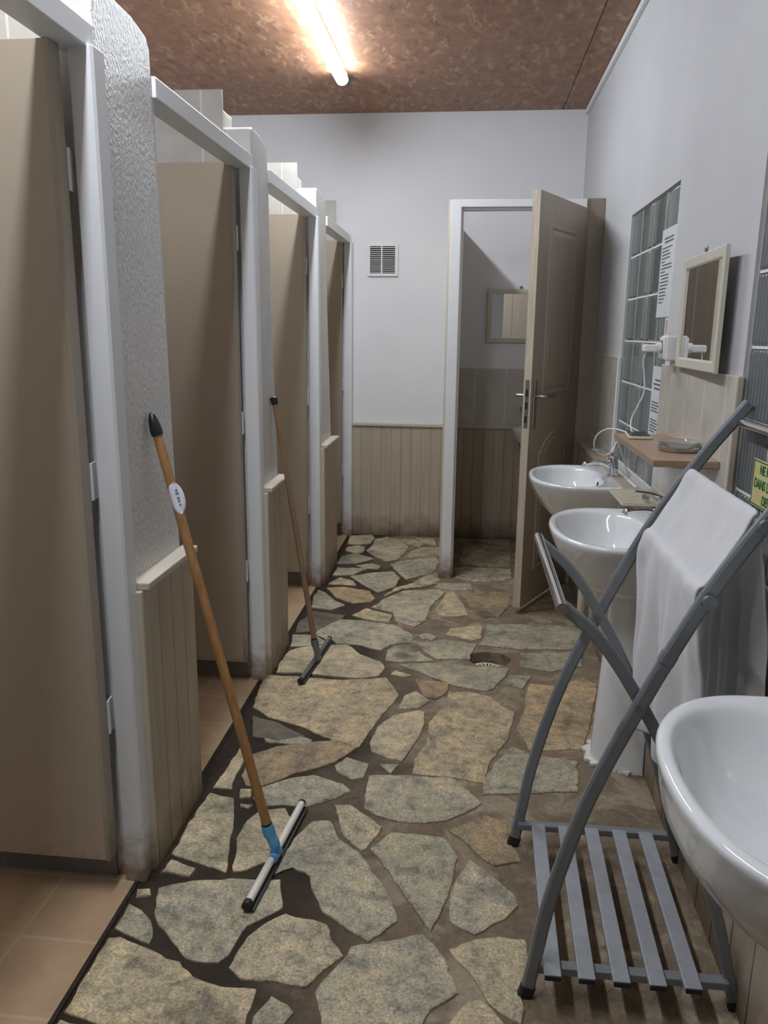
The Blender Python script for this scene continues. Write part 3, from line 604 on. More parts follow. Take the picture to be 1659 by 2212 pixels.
# cubicle partition, door frame and pier strip
YD = 4.385
bm = bmesh.new(); box(bm, -0.142, -0.108, YD, YB - 0.0, 0, 2.055); cp = obj('wall_cubicle', bm, 'cream', None, 0.003); struct(cp, 'thin cream partition at the left of the corner cubicle')
bm = bmesh.new(); box(bm, 0.562, XR, YD, YD + 0.07, 0, 2.062); struct(obj('wall_cubicle', bm, 'tile_brown', None, 0.003), 'taupe tiled strip between the cubicle door and the right wall')
fr = sroot('trim_12', (0.22, YD, 0), 'white door frame of the corner cubicle')
bm = bmesh.new(); prism(bm, [(-0.130, YD - 0.014), (-0.076, YD - 0.014), (-0.070, YD - 0.006), (-0.070, YD + 0.012), (-0.062, YD + 0.012), (-0.062, YD + 0.06), (-0.108, YD + 0.06), (-0.108, YD), (-0.130, YD)], 'z', 0, 2.057)
obj('jamb', bm, 'frame', fr, 0.002)
bm = bmesh.new(); prism(bm, [(0.562, YD - 0.014), (0.528, YD - 0.014), (0.522, YD - 0.006), (0.522, YD + 0.05), (0.512, YD + 0.05), (0.512, YD + 0.09), (0.565, YD + 0.09), (0.565, YD - 0.014)], 'z', 0, 2.057)
obj('jamb', bm, 'frame', fr, 0.002)
bm = bmesh.new(); prism(bm, [(YD - 0.014, 2.02), (YD + 0.012, 2.02), (YD + 0.012, 2.008), (YD + 0.06, 2.008), (YD + 0.06, 2.057), (YD - 0.014, 2.057)], 'x', -0.0765, 0.528)
obj('head', bm, 'frame', fr, 0.002)
# cubicle door leaf
hx, hy = 0.538, YD + 0.005; fx, fy = 0.255, 3.838
L = math.hypot(hx - fx, hy - fy); ang = math.atan2(fy - hy, fx - hx)
dr5 = sroot('door_6', (hx, hy, 0.03), 'beige panelled door of the corner cubicle, standing half open')
Rz = Matrix.Rotation(ang, 4, 'Z'); T = Matrix.Translation((hx, hy, 0)) @ Rz
def local(bm): bmesh.ops.transform(bm, matrix=T, verts=bm.verts); return bm
# local: x along the leaf, y thickness (0..0.038), the visible face is at y = +0.038 (towards the basins)
TH = 0.038; Z0, Z1 = 0.035, 2.012
bm = bmesh.new(); box(bm, 0.0, L, 0.0, TH, Z0, Z1); local(bm); leaf = obj('leaf', bm, 'door', dr5, 0.002)
bm = bmesh.new(); box(bm, L - 0.001, L + 0.003, 0.0, TH, Z0, Z1); local(bm); obj('leading_edge', bm, 'dooredge', dr5, 0.001)
def panel(poly, side):
    bm = bmesh.new(); yy = TH if side else 0.0; s = 1 if side else -1
    def ring(p, inset, d):
        cx = sum(a for a, _ in p) / len(p); cz = sum(a for _, a in p) / len(p); out = []
        n = len(p)
        for i in range(n):
            a, b1 = V((*p[i - 1], 0)), V((*p[i], 0)); c1 = V((*p[(i + 1) % n], 0))
            d1 = (b1 - a).normalized(); d2 = (c1 - b1).normalized(); n1 = V((-d1.y, d1.x, 0)); n2 = V((-d2.y, d2.x, 0))
            mm = (n1 + n2); mm = mm / max(0.3, mm.dot(n1)); q = b1 + mm * inset
            out.append(bm.verts.new((q.x, yy + s * d, q.y)))
        return out
    rs = [ring(p_, i_, d_) for p_, i_, d_ in ((poly, 0, 0.0002), (poly, 0.006, 0.005), (poly, 0.014, 0.005), (poly, 0.024, 0.0005), (poly, 0.045, 0.006))]
    for A, Bq in zip(rs, rs[1:]):
        for i in range(len(A)): bm.faces.new([A[i], A[(i + 1) % len(A)], Bq[(i + 1) % len(A)], Bq[i]])
    bm.faces.new(rs[-1]); local(bm); return obj('panel', bm, 'door', leaf)
up = [(0.13, 1.09), (L - 0.13, 1.09), (L - 0.13, 1.88), (0.13, 1.88)]
arc = [(0.13 + (L - 0.26) * t, 0.80 + 0.10 * math.sin(PI * t) ** 1 * 1.0) for t in (1, .85, .7, .55, .45, .3, .15, 0)]
lo = [(0.13, 0.20), (L - 0.13, 0.20)] + arc
for sd in (0, 1): panel(up, sd); panel(lo, sd)
for sd in (0, 1):
    bm = bmesh.new(); y1 = TH if sd else 0; s = 1 if sd else -1
    a, c = sorted((y1, y1 + s * 0.008)); box(bm, L - 0.062, L - 0.024, a, c, 0.935, 1.165); local(bm); hp = obj('handle_plate', bm, 'steel', dr5, 0.004, smooth=True)
    bm = bmesh.new(); tube(bm, spline([(L - 0.043, y1 + s * 0.004, 1.09), (L - 0.043, y1 + s * 0.045, 1.09), (L - 0.060, y1 + s * 0.055, 1.09), (L - 0.16, y1 + s * 0.052, 1.088)], 5), 0.009, 12); local(bm)
    obj('door_handle', bm, 'steel', hp, smooth=True)
bm = bmesh.new(); box(bm, L + 0.002, L + 0.0045, 0.009, 0.029, 0.94, 1.17); local(bm); lk = obj('lock_plate', bm, 'steel', dr5, 0.001)
bm = bmesh.new()
for z_ in (0.965, 1.03, 1.09): box(bm, L + 0.004, L + 0.0052, 0.013, 0.025, z_, z_ + 0.032)
local(bm); obj('latch_hole', bm, 'dark', lk)
for zz in (0.25, 1.0, 1.78):
    bm = bmesh.new(); tube(bm, [(hx - 0.006, hy - 0.012, zz), (hx - 0.006, hy - 0.012, zz + 0.095)], 0.008, 10); obj('hinge', bm, 'greymetal', dr5, smooth=True)

# ------------------------------------------------------------ washbasins
def shape(cx, cy, ax, ay, xb, n=64, p=2.3, wall=True):
    """oval ring; the half towards the wall is squared off at xb"""
    out = []
    for k in range(n):
        t = 2 * PI * k / n; c_, s_ = math.cos(t), math.sin(t)
        u = math.copysign(abs(c_) ** (2 / p), c_); v = math.copysign(abs(s_) ** (2 / p), s_)
        x = cx + (ax * u if u < 0 else (xb - cx) * (min(1.0, abs(c_) ** (2 / (4.5 if wall else p)))))
        y = cy + ay * (v if u < 0 or not wall else math.copysign(abs(s_) ** (2 / 4.5), s_))
        out.append((x, y))
    return out
def washbasin(cy, label, pedx=0.0, hw=0.275, zr=0.812, ped=True, dx=0.0):
    t = thing('washbasin', label, 'washbasin', (0.50, cy, 0), 'white washbasins along the right wall')
    xb = XR - 0.017; cx = 0.455 + dx
    bm = bmesh.new(); rings = []
    def add(pts, z): rings.append([bm.verts.new((x, y, z)) for x, y in pts])
    F = lambda a, b_, xbk, cxx=cx, wl=True: shape(cxx, cy, a, b_, xbk, wall=wl)
    add(F(0.045, 0.075, 0.57, 0.50), zr - 0.200)
    add(F(0.085, 0.115, 0.60, 0.49), zr - 0.195)
    add(F(0.125, 0.165, 0.625, 0.48), zr - 0.170)
    add(F(0.155, hw - 0.085, 0.640, 0.47), zr - 0.125)
    add(F(0.178, hw - 0.045, xb, 0.46), zr - 0.075)
    add(F(0.191, hw - 0.016, xb), zr - 0.035)
    add(F(0.198, hw, xb), zr - 0.012)
    add(F(0.197, hw - 0.001, xb), zr - 0.004)
    add(F(0.190, hw - 0.007, xb - 0.004), zr + 0.001)
    add(F(0.178, hw - 0.018, xb - 0.012), zr)
    # inner bowl, smaller, leaves a deck for the tap
    bx = 0.43 + dx
    for a, b_, xk, dz, cc in ((0.152, hw - 0.040, 0.560, -0.002, bx), (0.146, hw - 0.048, 0.553, -0.010, bx), (0.136, hw - 0.068, 0.545, -0.045, bx), (0.118, hw - 0.100, 0.530, -0.085, bx), (0.085, hw - 0.150, 0.505, -0.118, bx), (0.040, 0.055, 0.505, -0.132, bx + 0.03), (0.018, 0.020, 0.482, -0.135, bx + 0.03)):
        add(shape(cc, cy, a, b_, xk, p=2.2, wall=False), zr + dz)
    for A, Bq in zip(rings, rings[1:]):
        for i in range(64): bm.faces.new([A[i], A[(i + 1) % 64], Bq[(i + 1) % 64], Bq[i]])
    bm.faces.new(rings[0][::-1]); bm.faces.new(rings[-1])
    bowl = obj('bowl', bm, 'porcelain', t, smooth=True, ang=1.2)
    md = bowl.modifiers.new('sub', 'SUBSURF'); md.levels = 1; md.render_levels = 1
    bm = bmesh.new(); lathe(bm, [(0.004, 0), (0.019, 0.001), (0.021, 0.004), (0.012, 0.005), (0.004, 0.003)], (bx + 0.031, cy, zr - 0.1345), 24); obj('waste_ring', bm, 'chrome', bowl, smooth=True)
    bm = bmesh.new(); lathe(bm, [(0.003, 0), (0.009, 0.0), (0.010, 0.003), (0.006, 0.003), (0.003, 0.001)], (0.541, cy, zr - 0.035), 18, Matrix.Rotation(-PI / 2 + 0.25, 3, 'Y')); obj('overflow', bm, 'dark', bowl, smooth=True)
    if not ped:
        bm = bmesh.new(); tube(bm, spline([(0.435, cy, zr - 0.19), (0.435, cy, zr - 0.25), (0.45, cy + 0.05, zr - 0.30), (0.54, cy + 0.25, zr - 0.33), (0.566, cy + 0.36, zr - 0.40), (0.566, cy + 0.37, 0.30), (0.566, cy + 0.37, 0.002)], 6), 0.020, 14); obj('waste_pipe', bm, 'cream', t, smooth=True)
    # pedestal: half round, a little wider at the foot
    pc = cy + pedx; rg = []; bm = bmesh.new()
    for z, rx, ry in ((0.0, 0.165, 0.098), (0.02, 0.163, 0.096), (0.10, 0.158, 0.090), (0.35, 0.146, 0.080), (0.55, 0.135, 0.080), (0.66, 0.130, 0.090)):
        pts = [(0.594, pc + ry)] + [(0.594 - (rx - 0.010) * math.sin(PI * k / 24) ** 0.75, pc + ry * math.cos(PI * k / 24)) for k in range(1, 24)] + [(0.594, pc - ry)]
        rg.append([bm.verts.new((x, y, z)) for x, y in pts])
    for A, Bq in zip(rg, rg[1:]):
        for i in range(len(A)): bm.faces.new([A[i], A[(i + 1) % len(A)], Bq[(i + 1) % len(A)], Bq[i]])
    bm.faces.new(rg[0][::-1]); bm.faces.new(rg[-1]); (obj('pedestal', bm, 'porcelain', t, smooth=True, ang=1.0) if ped else bm.free())
    # mixer tap
    tp = bmesh.new(); xt = 0.600
    tube(tp, [(xt, cy, zr - 0.002), (xt, cy, zr + 0.006)], 0.027, 24); tube(tp, [(xt, cy, zr + 0.004), (xt - 0.004, cy, zr + 0.05), (xt - 0.006, cy, zr + 0.075)], [0.021, 0.020, 0.019], 24)
    tube(tp, spline([(xt - 0.006, cy, zr + 0.035), (xt - 0.05, cy, zr + 0.055), (xt - 0.11, cy, zr + 0.052), (xt - 0.122, cy, zr + 0.040)], 5), 0.0125, 14, sx=1.15, sy=0.8)
    tap = obj('tap', tp, 'chrome', t, smooth=True)
    lv = bmesh.new(); lathe(lv, [(0.004, 0), (0.019, 0.0), (0.020, 0.012), (0.014, 0.022), (0.004, 0.024)], (xt - 0.006, cy, zr + 0.075), 20)
    tube(lv, spline([(xt - 0.005, cy, zr + 0.09), (xt - 0.045, cy, zr + 0.105), (xt - 0.095, cy, zr + 0.112)], 5), 0.008, 12, sx=1.5, sy=0.55)
    obj('tap_lever', lv, 'chrome', tap, smooth=True)
    bm = bmesh.new(); box(bm, xb - 0.006, xb + 0.003, cy - hw + 0.02, cy + hw - 0.02, zr - 0.004, zr + 0.008); obj('sealant', bm, 'white', t, 0.003)
    return t
washbasin(3.29, 'white wall hung washbasin farthest away, under the glass block window', 0.05, ped=False)
midb = washbasin(2.39, 'middle white pedestal washbasin behind the grey towel rack', 0.07)
washbasin(0.985, 'nearest white washbasin, cut off by the bottom right of the frame', dx=0.019, hw=0.263)
bm = bmesh.new()
pts = []
for k in range(90):
    a = PI * k / 89; rr = 0.026 * (0.45 + noise.noise(V((k * 0.21, 2.2, 0))) * 0.9 + noise.noise(V((k * 0.9, 7.2, 0))) * 0.35 + 0.45 * math.cos(a))
    pts.append((0.592 - (0.157 + rr) * math.sin(a) ** 0.75, 2.46 + (0.10 + rr) * math.cos(a)))
prism(bm, pts, 'z', 0, 0.012); obj('mortar_bed', bm, 'offwhite', midb, 0.004, label='rough white mortar round the foot of the pedestal')

# pipe box with ribbed top between the far and middle basins
pb = thing('pipe_box', 'boxed pipe cover with a ribbed ivory top between the far and middle basins', 'cover', (0.57, 2.78, 0))
B_('box', (0.555, 0.597, 2.69, 2.90, 0.45, 0.822), 'board', pb)
bm = bmesh.new(); box(bm, 0.52, 0.648, 2.655, 2.91, 0.822, 0.829)
for i in range(26): box(bm, 0.522, 0.646, 2.657 + i * 0.0098, 2.657 + i * 0.0098 + 0.005, 0.829, 0.832)
obj('ribbed_lid', bm, 'beigeplastic', pb, 0)
bm = bmesh.new(); tube(bm, [(0.60, 2.67, 0.80), (0.60, 2.67, 0.845)], 0.010, 14); lathe(bm, [(0.003, 0), (0.014, 0.001), (0.013, 0.012), (0.004, 0.016)], (0.60, 2.67, 0.845), 16); obj('pipe_plug', bm, 'chrome', pb, smooth=True)

# ------------------------------------------------------------ mirrors
def mirror(name_label, o, ux, n, w_, h_, hook=True, fw=0.030):
    """o = lower corner, ux = direction along the wall, n = normal into the room"""
    o = V(o); ux = V(ux); n = V(n); uz = V((0, 0, 1))
    t = thing('wall_mirror', name_label, 'mirror', o + ux * w_ / 2)
    def P(a, c, d): return o + ux * a + uz * c + n * d
    bm = bmesh.new()
    prof = [(0, 0.002), (0, 0.012), (0.003, 0.014), (fw - 0.005, 0.013), (fw, 0.010), (fw, 0.006)]
    loops = []
    for i, d in prof: loops.append([bm.verts.new(P(a, c, d)) for a, c in ((i, i), (w_ - i, i), (w_ - i, h_ - i), (i, h_ - i))])
    loops.append([bm.verts.new(P(a, c, 0.002)) for a, c in ((fw, fw), (w_ - fw, fw), (w_ - fw, h_ - fw), (fw, h_ - fw))])
    for A, Bq in zip(loops, loops[1:] + loops[:1]):
        for i in range(4): bm.faces.new([A[i], A[(i + 1) % 4], Bq[(i + 1) % 4], Bq[i]])
    obj('frame', bm, 'creamframe', t)
    bm = bmesh.new(); q = []
    for d in (0.003, 0.007): q += [bm.verts.new(P(a, c, d)) for a, c in ((fw - 0.001, fw - 0.001), (w_ - fw + 0.001, fw - 0.001), (w_ - fw + 0.001, h_ - fw + 0.001), (fw - 0.001, h_ - fw + 0.001))]
    bm.faces.new(q[4:]); bm.faces.new(q[:4][::-1])
    for i in range(4): bm.faces.new([q[i], q[(i + 1) % 4], q[4 + (i + 1) % 4], q[4 + i]])
    obj('glass', bm, 'mirror', t)
    bm = bmesh.new(); rt = Matrix.Rotation(math.atan2(n.y, n.x), 3, 'Z') @ Matrix.Rotation(PI / 2, 3, 'Y')
    lathe(bm, [(0.005, 0.0), (0.009, 0.0), (0.010, 0.004), (0.006, 0.006), (0.004, 0.004)], P(w_ / 2, h_ + 0.010, 0.003), 20, rt); obj('hanger', bm, 'greymetal', t, smooth=True)
    return t
# the mirror hangs a little off the tiles, so its frame starts in front of them
mirror('cream framed mirror above the wooden shelf, beside the glass blocks', (0.646, 2.585, 1.286), (-0.036, -0.99935, 0), (-0.99935, 0.036, 0), 0.466, 0.316)
mirror('cream framed mirror inside the corner cubicle, half hidden by the door', (0.095, YB - 0.002, 1.322), (1, 0, 0), (0, -1, 0), 0.42, 0.338)

# cubicle hand basin
t = thing('corner_basin', 'small white hand basin inside the corner cubicle, mostly behind the door', 'washbasin', (0.45, 5.2, 0.78))
bm = bmesh.new(); rings = []
def ov(a, b_, z): rings.append([bm.verts.new((0.45 + a * math.cos(2 * PI * k / 40), YB - 0.035 - max(0, 0.25 * 0) - b_ * (1 + math.sin(2 * PI * k / 40) * -1) if False else 5.17 + b_ * math.sin(2 * PI * k / 40), z)) for k in range(40)])
for a, b_, z in ((0.05, 0.04, 0.65), (0.10, 0.08, 0.665), (0.145, 0.10, 0.71), (0.165, 0.115, 0.76), (0.168, 0.118, 0.785), (0.160, 0.110, 0.79), (0.145, 0.095, 0.784), (0.12, 0.075, 0.74), (0.06, 0.04, 0.71)): ov(a, b_, z)
for A, Bq in zip(rings, rings[1:]):
    for i in range(40): bm.faces.new([A[i], A[(i + 1) % 40], Bq[(i + 1) % 40], Bq[i]])
bm.faces.new(rings[0][::-1]); bm.faces.new(rings[-1]); obj('bowl', bm, 'porcelain', t, smooth=True, ang=1.2)
bm = bmesh.new(); tube(bm, spline([(0.34, 5.305, 0.87), (0.34, 5.25, 0.885), (0.34, 5.20, 0.875), (0.34, 5.19, 0.86)], 4), 0.009, 10); tube(bm, [(0.34, 5.27, 0.88), (0.34, 5.27, 0.915)], [0.008, 0.013], 10); obj('tap', bm, 'chrome', t, smooth=True)
# ------------------------------------------------------------ vent
t = thing('vent_grille', 'square white louvred vent grille on the back wall', 'vent', (-0.588, YB, 1.835))
x0, x1, z0, z1 = -0.688, -0.489, 1.735, 1.935; yf = YB - 0.012
bm = bmesh.new()
for a in ((x0, x0 + 0.016, z0, z1), (x1 - 0.020, x1, z0, z1), (x0 + 0.016, x1 - 0.020, z0, z0 + 0.018), (x0 + 0.016, x1 - 0.020, z1 - 0.014, z1)): box(bm, a[0], a[1], yf, YB, a[2], a[3])
obj('frame', bm, 'white', t, 0.002)
bm = bmesh.new()
for i in range(13):
    z = z0 + 0.024 + i * 0.0127
    box(bm, x0 + 0.015, x1 - 0.019, yf + 0.002, yf + 0.009, z, z + 0.0042, Matrix.Rotation(0.3, 3, 'X'))
box(bm, -0.600, -0.592, yf + 0.001, yf + 0.011, z0 + 0.015, z1 - 0.012)
obj('louvres', bm, 'white', t)
B_('backing', (x0 + 0.01, x1 - 0.01, YB - 0.0015, YB - 0.0005, z0 + 0.01, z1 - 0.01), 'dark', t, 0)
# ------------------------------------------------------------ lamps
def batten(y0, y1, label):
    t = thing('tube_light', label, 'lamp', (-0.727, (y0 + y1) / 2, ZC), 'linear ceiling lights')
    B_('housing', (-0.757, -0.697, y0, y1, ZC - 0.034, ZC), 'white', t, 0.003)
    bm = bmesh.new()
    pr = [(-0.727 + 0.033 * math.cos(a), ZC - 0.034 - 0.030 * math.sin(a)) for a in [PI * k / 10 for k in range(11)]]
    prism(bm, pr, 'y', y0 + 0.012, y1 - 0.012); obj('diffuser', bm, 'lamp', t, smooth=True)
    for a, c in ((y0, y0 + 0.012), (y1 - 0.012, y1)):
        bm = bmesh.new(); prism(bm, [(x * 1.0, z - 0.001) for x, z in pr], 'y', a, c); obj('end_cap', bm, 'white', t, 0.001)
batten(3.02, 4.53, 'glowing linear ceiling light over the stall doors')
batten(0.42, 1.93, 'matching linear ceiling light nearer the entrance')
# ------------------------------------------------------------ squeegees
def squeegee(label, a, c, joint, top, hr, hmat, barmat, barr, sockmat, sticker, cap):
    a, c, joint, top = V(a), V(c), V(joint), V(top)
    t = thing('floor_squeegee', label, 'squeegee', V((joint.x, joint.y, 0)))
    d = (top - joint).normalized(); bd = (c - a).normalized()
    bm = bmesh.new(); tube(bm, [a, c], barr, 14); brr = obj('bar', bm, barmat, t, smooth=True)
    # rubber lip under and behind the bar
    side = V((bd.y, -bd.x, 0)); bm = bmesh.new(); q = []
    for p in (a - bd * 0.006, c + bd * 0.004):
        for off, z in ((-0.009, 0.0), (0.016, 0.0), (0.013, 0.0), (-0.002, 0.0)): q.append(p + side * off)
    ZB = 0.007
    def lip(p): return [p + side * -0.008 + V((0, 0, -p.z + ZB + 0.010)), p + side * 0.018 + V((0, 0, -p.z + ZB + 0.004)), p + side * 0.018 + V((0, 0, -p.z + ZB)), p + side * -0.008 + V((0, 0, -p.z + ZB))]
    A = [bm.verts.new(v) for v in lip(a - bd * 0.006)]; Bq = [bm.verts.new(v) for v in lip(c + bd * 0.004)]
    for i in range(4): bm.faces.new([A[i], A[(i + 1) % 4], Bq[(i + 1) % 4], Bq[i]])
    bm.faces.new(A[::-1]); bm.faces.new(Bq); tube(bm, [a - bd * 0.012, a + bd * 0.006], barr * 1.12, 14); tube(bm, [c - bd * 0.002, c + bd * 0.006], barr * 1.1, 14)
    obj('rubber_blade', bm, 'rubber', t, smooth=True)
    bm = bmesh.new(); base = joint + d * 0.0; tube(bm, spline([base - side * 0.002, base + V((0, 0, 0.025)) + d * 0.004, base + d * 0.055 + V((0, 0, .004)), base + d * 0.085], 4), [0.013] * 4 + [0.0145] * 4 + [0.0165] * 5, 16)
    tube(bm, [joint - bd * 0.022, joint + bd * 0.022], barr * 1.25, 14); obj('socket', bm, sockmat, t, smooth=True)
    bm = bmesh.new(); s0 = base + d * 0.075; tube(bm, [s0, s0.lerp(top, 0.5), top - d * 0.02], [hr * 1.05, hr, hr * 0.95], 16); obj('handle', bm, hmat, t, smooth=True)
    bm = bmesh.new(); tube(bm, [s0 + d * 0.002, s0 + d * 0.016], hr * 1.14, 16); obj('collar', bm, 'black', t, smooth=True)
    bm = bmesh.new()
    if cap == 'dome': tube(bm, [top - d * 0.042, top - d * 0.03, top - d * 0.01, top + d * 0.006, top + d * 0.014, top + d * 0.017], [hr * 1.18, hr * 1.25, hr * 1.1, hr * 0.8, hr * 0.5, hr * 0.15], 18)
    else: tube(bm, [top - d * 0.022, top - d * 0.020, top + d * 0.006, top + d * 0.009], [hr * 1.1, hr * 1.25, hr * 1.3, hr * 1.0], 18)
    obj('end_cap', bm, 'black', t, smooth=True)
    if sticker:
        # paper label wrapped round the handle
        bm = bmesh.new(); p0 = top - d * 0.205; fr_ = V((0.25, -1, 0)); fr_ = (fr_ - d * fr_.dot(d)).normalized(); sd = d.cross(fr_)
        rows = []; n = 12
        for i in range(n + 1):
            u = -1 + 2 * i / n; wv = math.sqrt(max(0, 1 - u * u)) * 0.022; row = []
            for j in range(7):
                x = -wv + 2 * wv * j / 6 - 0.0085; an = x / (hr * 1.0)
                if abs(an) < PI / 2: pt = p0 + d * u * 0.042 + fr_ * math.cos(an) * (hr + 0.0006) + sd * -math.sin(an) * (hr + 0.0006)
                else: pt = p0 + d * u * 0.042 + sd * -math.copysign(hr + 0.0006 , an) * 1.0 - sd * (x - math.copysign(hr * PI / 2, x)) + fr_ * 0.0
                row.append(bm.verts.new(pt))
            rows.append(row)
        for A, Bq in zip(rows, rows[1:]):
            for j in range(6):
                try: bm.faces.new([A[j], A[j + 1], Bq[j + 1], Bq[j]])
                except Exception: pass
        s = obj('paper_sticker', bm, 'paper', t, smooth=True); md = s.modifiers.new('s', 'SOLIDIFY'); md.thickness = 0.0004; md.offset = 1
        bm = bmesh.new()
        for dz, ln in ((0.020, 0.010), (0.012, 0.014), (0.0, 0.012), (-0.008, 0.010), (-0.018, 0.008)):
            an = 0.75; cc = p0 + d * dz + fr_ * math.cos(an) * (hr + 0.0014) + sd * math.sin(an) * (hr + 0.0014)
            up_ = (sd * math.cos(an) - fr_ * math.sin(an)); nn = (fr_ * math.cos(an) + sd * math.sin(an))
            q = [bm.verts.new(cc + d * e * 0.0022 + up_ * f * ln * 0.35) for e, f in ((-1, -1), (1, -1), (1, 1), (-1, 1))]; bm.faces.new(q)
        obj('sticker_print', bm, 'bluegrey', s)
    return t
squeegee('squeegee with a white bar, blue socket and yellow wooden handle, leaning on the nearest pier', (-0.493, 1.614, 0.024), (-0.450, 2.040, 0.024), (-0.470, 1.800, 0.026), (-0.782, 1.895, 1.163), 0.0125, 'handle1', 'offwhite', 0.0105, 'blue', True, 'dome')
squeegee('squeegee with a grey metal bar and darker wooden handle, leaning on the second pier', (-0.632, 2.874, 0.022), (-0.594, 3.325, 0.022), (-0.605, 3.090, 0.024), (-0.784, 3.142, 1.112), 0.0115, 'handle2', 'greymetal', 0.0095, 'greymetal', False, 'cup')
# ------------------------------------------------------------ shelf and what lies on it
t = thing('wall_shelf', 'small beech coloured shelf under the mirror', 'shelf', (0.65, 2.39, 1.05))
B_('board', (0.482, 0.649, 2.10, 2.68, 1.045, 1.063), 'shelf', t, 0.0015)
for yy in (2.22, 2.56): B_('bracket', (0.56, 0.649, yy - 0.008, yy + 0.008, 1.022, 1.045), 'white', t, 0.003)
t = thing('glass_dish', 'round glass dish with a metal rim on the wooden shelf', 'dish', (0.592, 2.29, 1.063))
bm = bmesh.new(); lathe(bm, [(0.006, 0.0), (0.054, 0.0), (0.057, 0.003), (0.0575, 0.013), (0.056, 0.014), (0.053, 0.010), (0.052, 0.004), (0.006, 0.003)], (0.592, 2.29, 1.063), 48); obj('metal_rim', bm, 'steel', t, smooth=True)
bm = bmesh.new(); lathe(bm, [(0.006, 0.004), (0.050, 0.004), (0.053, 0.016), (0.055, 0.026), (0.052, 0.028), (0.048, 0.020), (0.040, 0.010), (0.006, 0.008)], (0.592, 2.29, 1.063), 48); obj('glass_bowl', bm, 'glass', t, smooth=True)
t = thing('smartphone', 'smartphone charging at the far end of the wooden shelf', 'phone', (0.54, 2.60, 1.063))
rz = Matrix.Rotation(-0.10, 3, 'Z')
bm = bmesh.new(); box(bm, 0.505, 0.577, 2.515, 2.665, 1.0635, 1.0725, rz); obj('body', bm, 'beigeplastic', t, 0.004, seg=3)
bm = bmesh.new(); box(bm, 0.509, 0.573, 2.522, 2.658, 1.0724, 1.0731, rz); obj('screen', bm, 'black', t, 0.0003)
# socket and charger
t = thing('power_socket', 'white surface mounted wall socket beside the mirror', 'socket', (0.65, 2.67, 1.34))
B_('housing', (0.608, XR - 0.001, 2.612, 2.690, 1.302, 1.380), 'white', t, 0.006, seg=3)
B_('face_plate', (0.603, 0.609, 2.617, 2.685, 1.307, 1.375), 'white', t, 0.003)
bm = bmesh.new(); tube(bm, [(0.6035, 2.651, 1.345), (0.6015, 2.651, 1.345)], 0.021, 20); obj('socket_well', bm, 'greymetal', t, smooth=True)
bm = bmesh.new(); box(bm, 0.632, XR - 0.001, 2.63, 2.65, 1.285, 1.303); obj('cable_entry', bm, 'white', t, 0.003)
t = thing('phone_charger', 'white phone charger plugged into the wall socket', 'charger', (0.57, 2.65, 1.345))
bm = bmesh.new(); box(bm, 0.545, 0.590, 2.632, 2.670, 1.328, 1.352); obj('adapter', bm, 'white', t, 0.006, seg=3)
bm = bmesh.new(); tube(bm, [(0.602, 2.651, 1.342), (0.588, 2.651, 1.341)], 0.0165, 18); obj('plug', bm, 'white', t, smooth=True)
bm = bmesh.new(); tube(bm, spline([(0.556, 2.65, 1.328), (0.552, 2.66, 1.30), (0.560, 2.67, 1.26), (0.563, 2.665, 1.20), (0.545, 2.665, 1.15), (0.530, 2.665, 1.11), (0.528, 2.64, 1.078), (0.530, 2.62, 1.076)], 8), 0.0022, 8); obj('cable', bm, 'white', t, smooth=True)
t = thing('charging_cable', 'white cable looping from the phone down to the far tap', 'cable', (0.50, 2.70, 1.07))
bm = bmesh.new(); tube(bm, spline([(0.515, 2.655, 1.069), (0.492, 2.70, 1.073), (0.462, 2.73, 1.068), (0.437, 2.75, 1.045), (0.433, 2.77, 1.010), (0.452, 2.80, 0.978), (0.486, 2.82, 0.968), (0.510, 2.84, 0.985), (0.525, 2.86, 1.010), (0.545, 2.90, 0.985), (0.575, 2.98, 0.93), (0.60, 3.02, 0.88), (0.61, 3.06, 0.825)], 8), 0.0024, 8); tag(obj('x', bm, 'white', None, smooth=True), '', '')
x = bpy.data.objects['x']; x.name = 'cord'; x.parent = t; x.matrix_parent_inverse = Matrix.Translation(-t.location)
for k_ in ('label', 'category'):
    if k_ in x: del x[k_]
# ------------------------------------------------------------ notices
def text_mesh(s, size, org, ux, uz, n, mat, parent, name, xs=1.0, align='CENTER'):
    cu = bpy.data.curves.new(name, 'FONT'); cu.body = s; cu.size = size; cu.align_x = align; cu.extrude = 0.0003; cu.offset = size * 0.022
    tmp = bpy.data.objects.new(name, cu); COL.objects.link(tmp)
    dg = bpy.context.evaluated_depsgraph_get(); me = bpy.data.meshes.new_from_object(tmp.evaluated_get(dg)); bpy.data.objects.remove(tmp, do_unlink=True)
    M = Matrix(((ux[0] * xs, uz[0], n[0], org[0]), (ux[1] * xs, uz[1], n[1], org[1]), (ux[2] * xs, uz[2], n[2], org[2]), (0, 0, 0, 1)))
    me.transform(M); me.materials.append(MT[mat]); o = bpy.data.objects.new(name, me); COL.objects.link(o)
    o.parent = parent; o.matrix_parent_inverse = Matrix.Translation(-parent.location); return o
NX = (-1, 0, 0); UY = (0, -1, 0); UZ = (0, 0, 1)
XN = XR + 0.0035
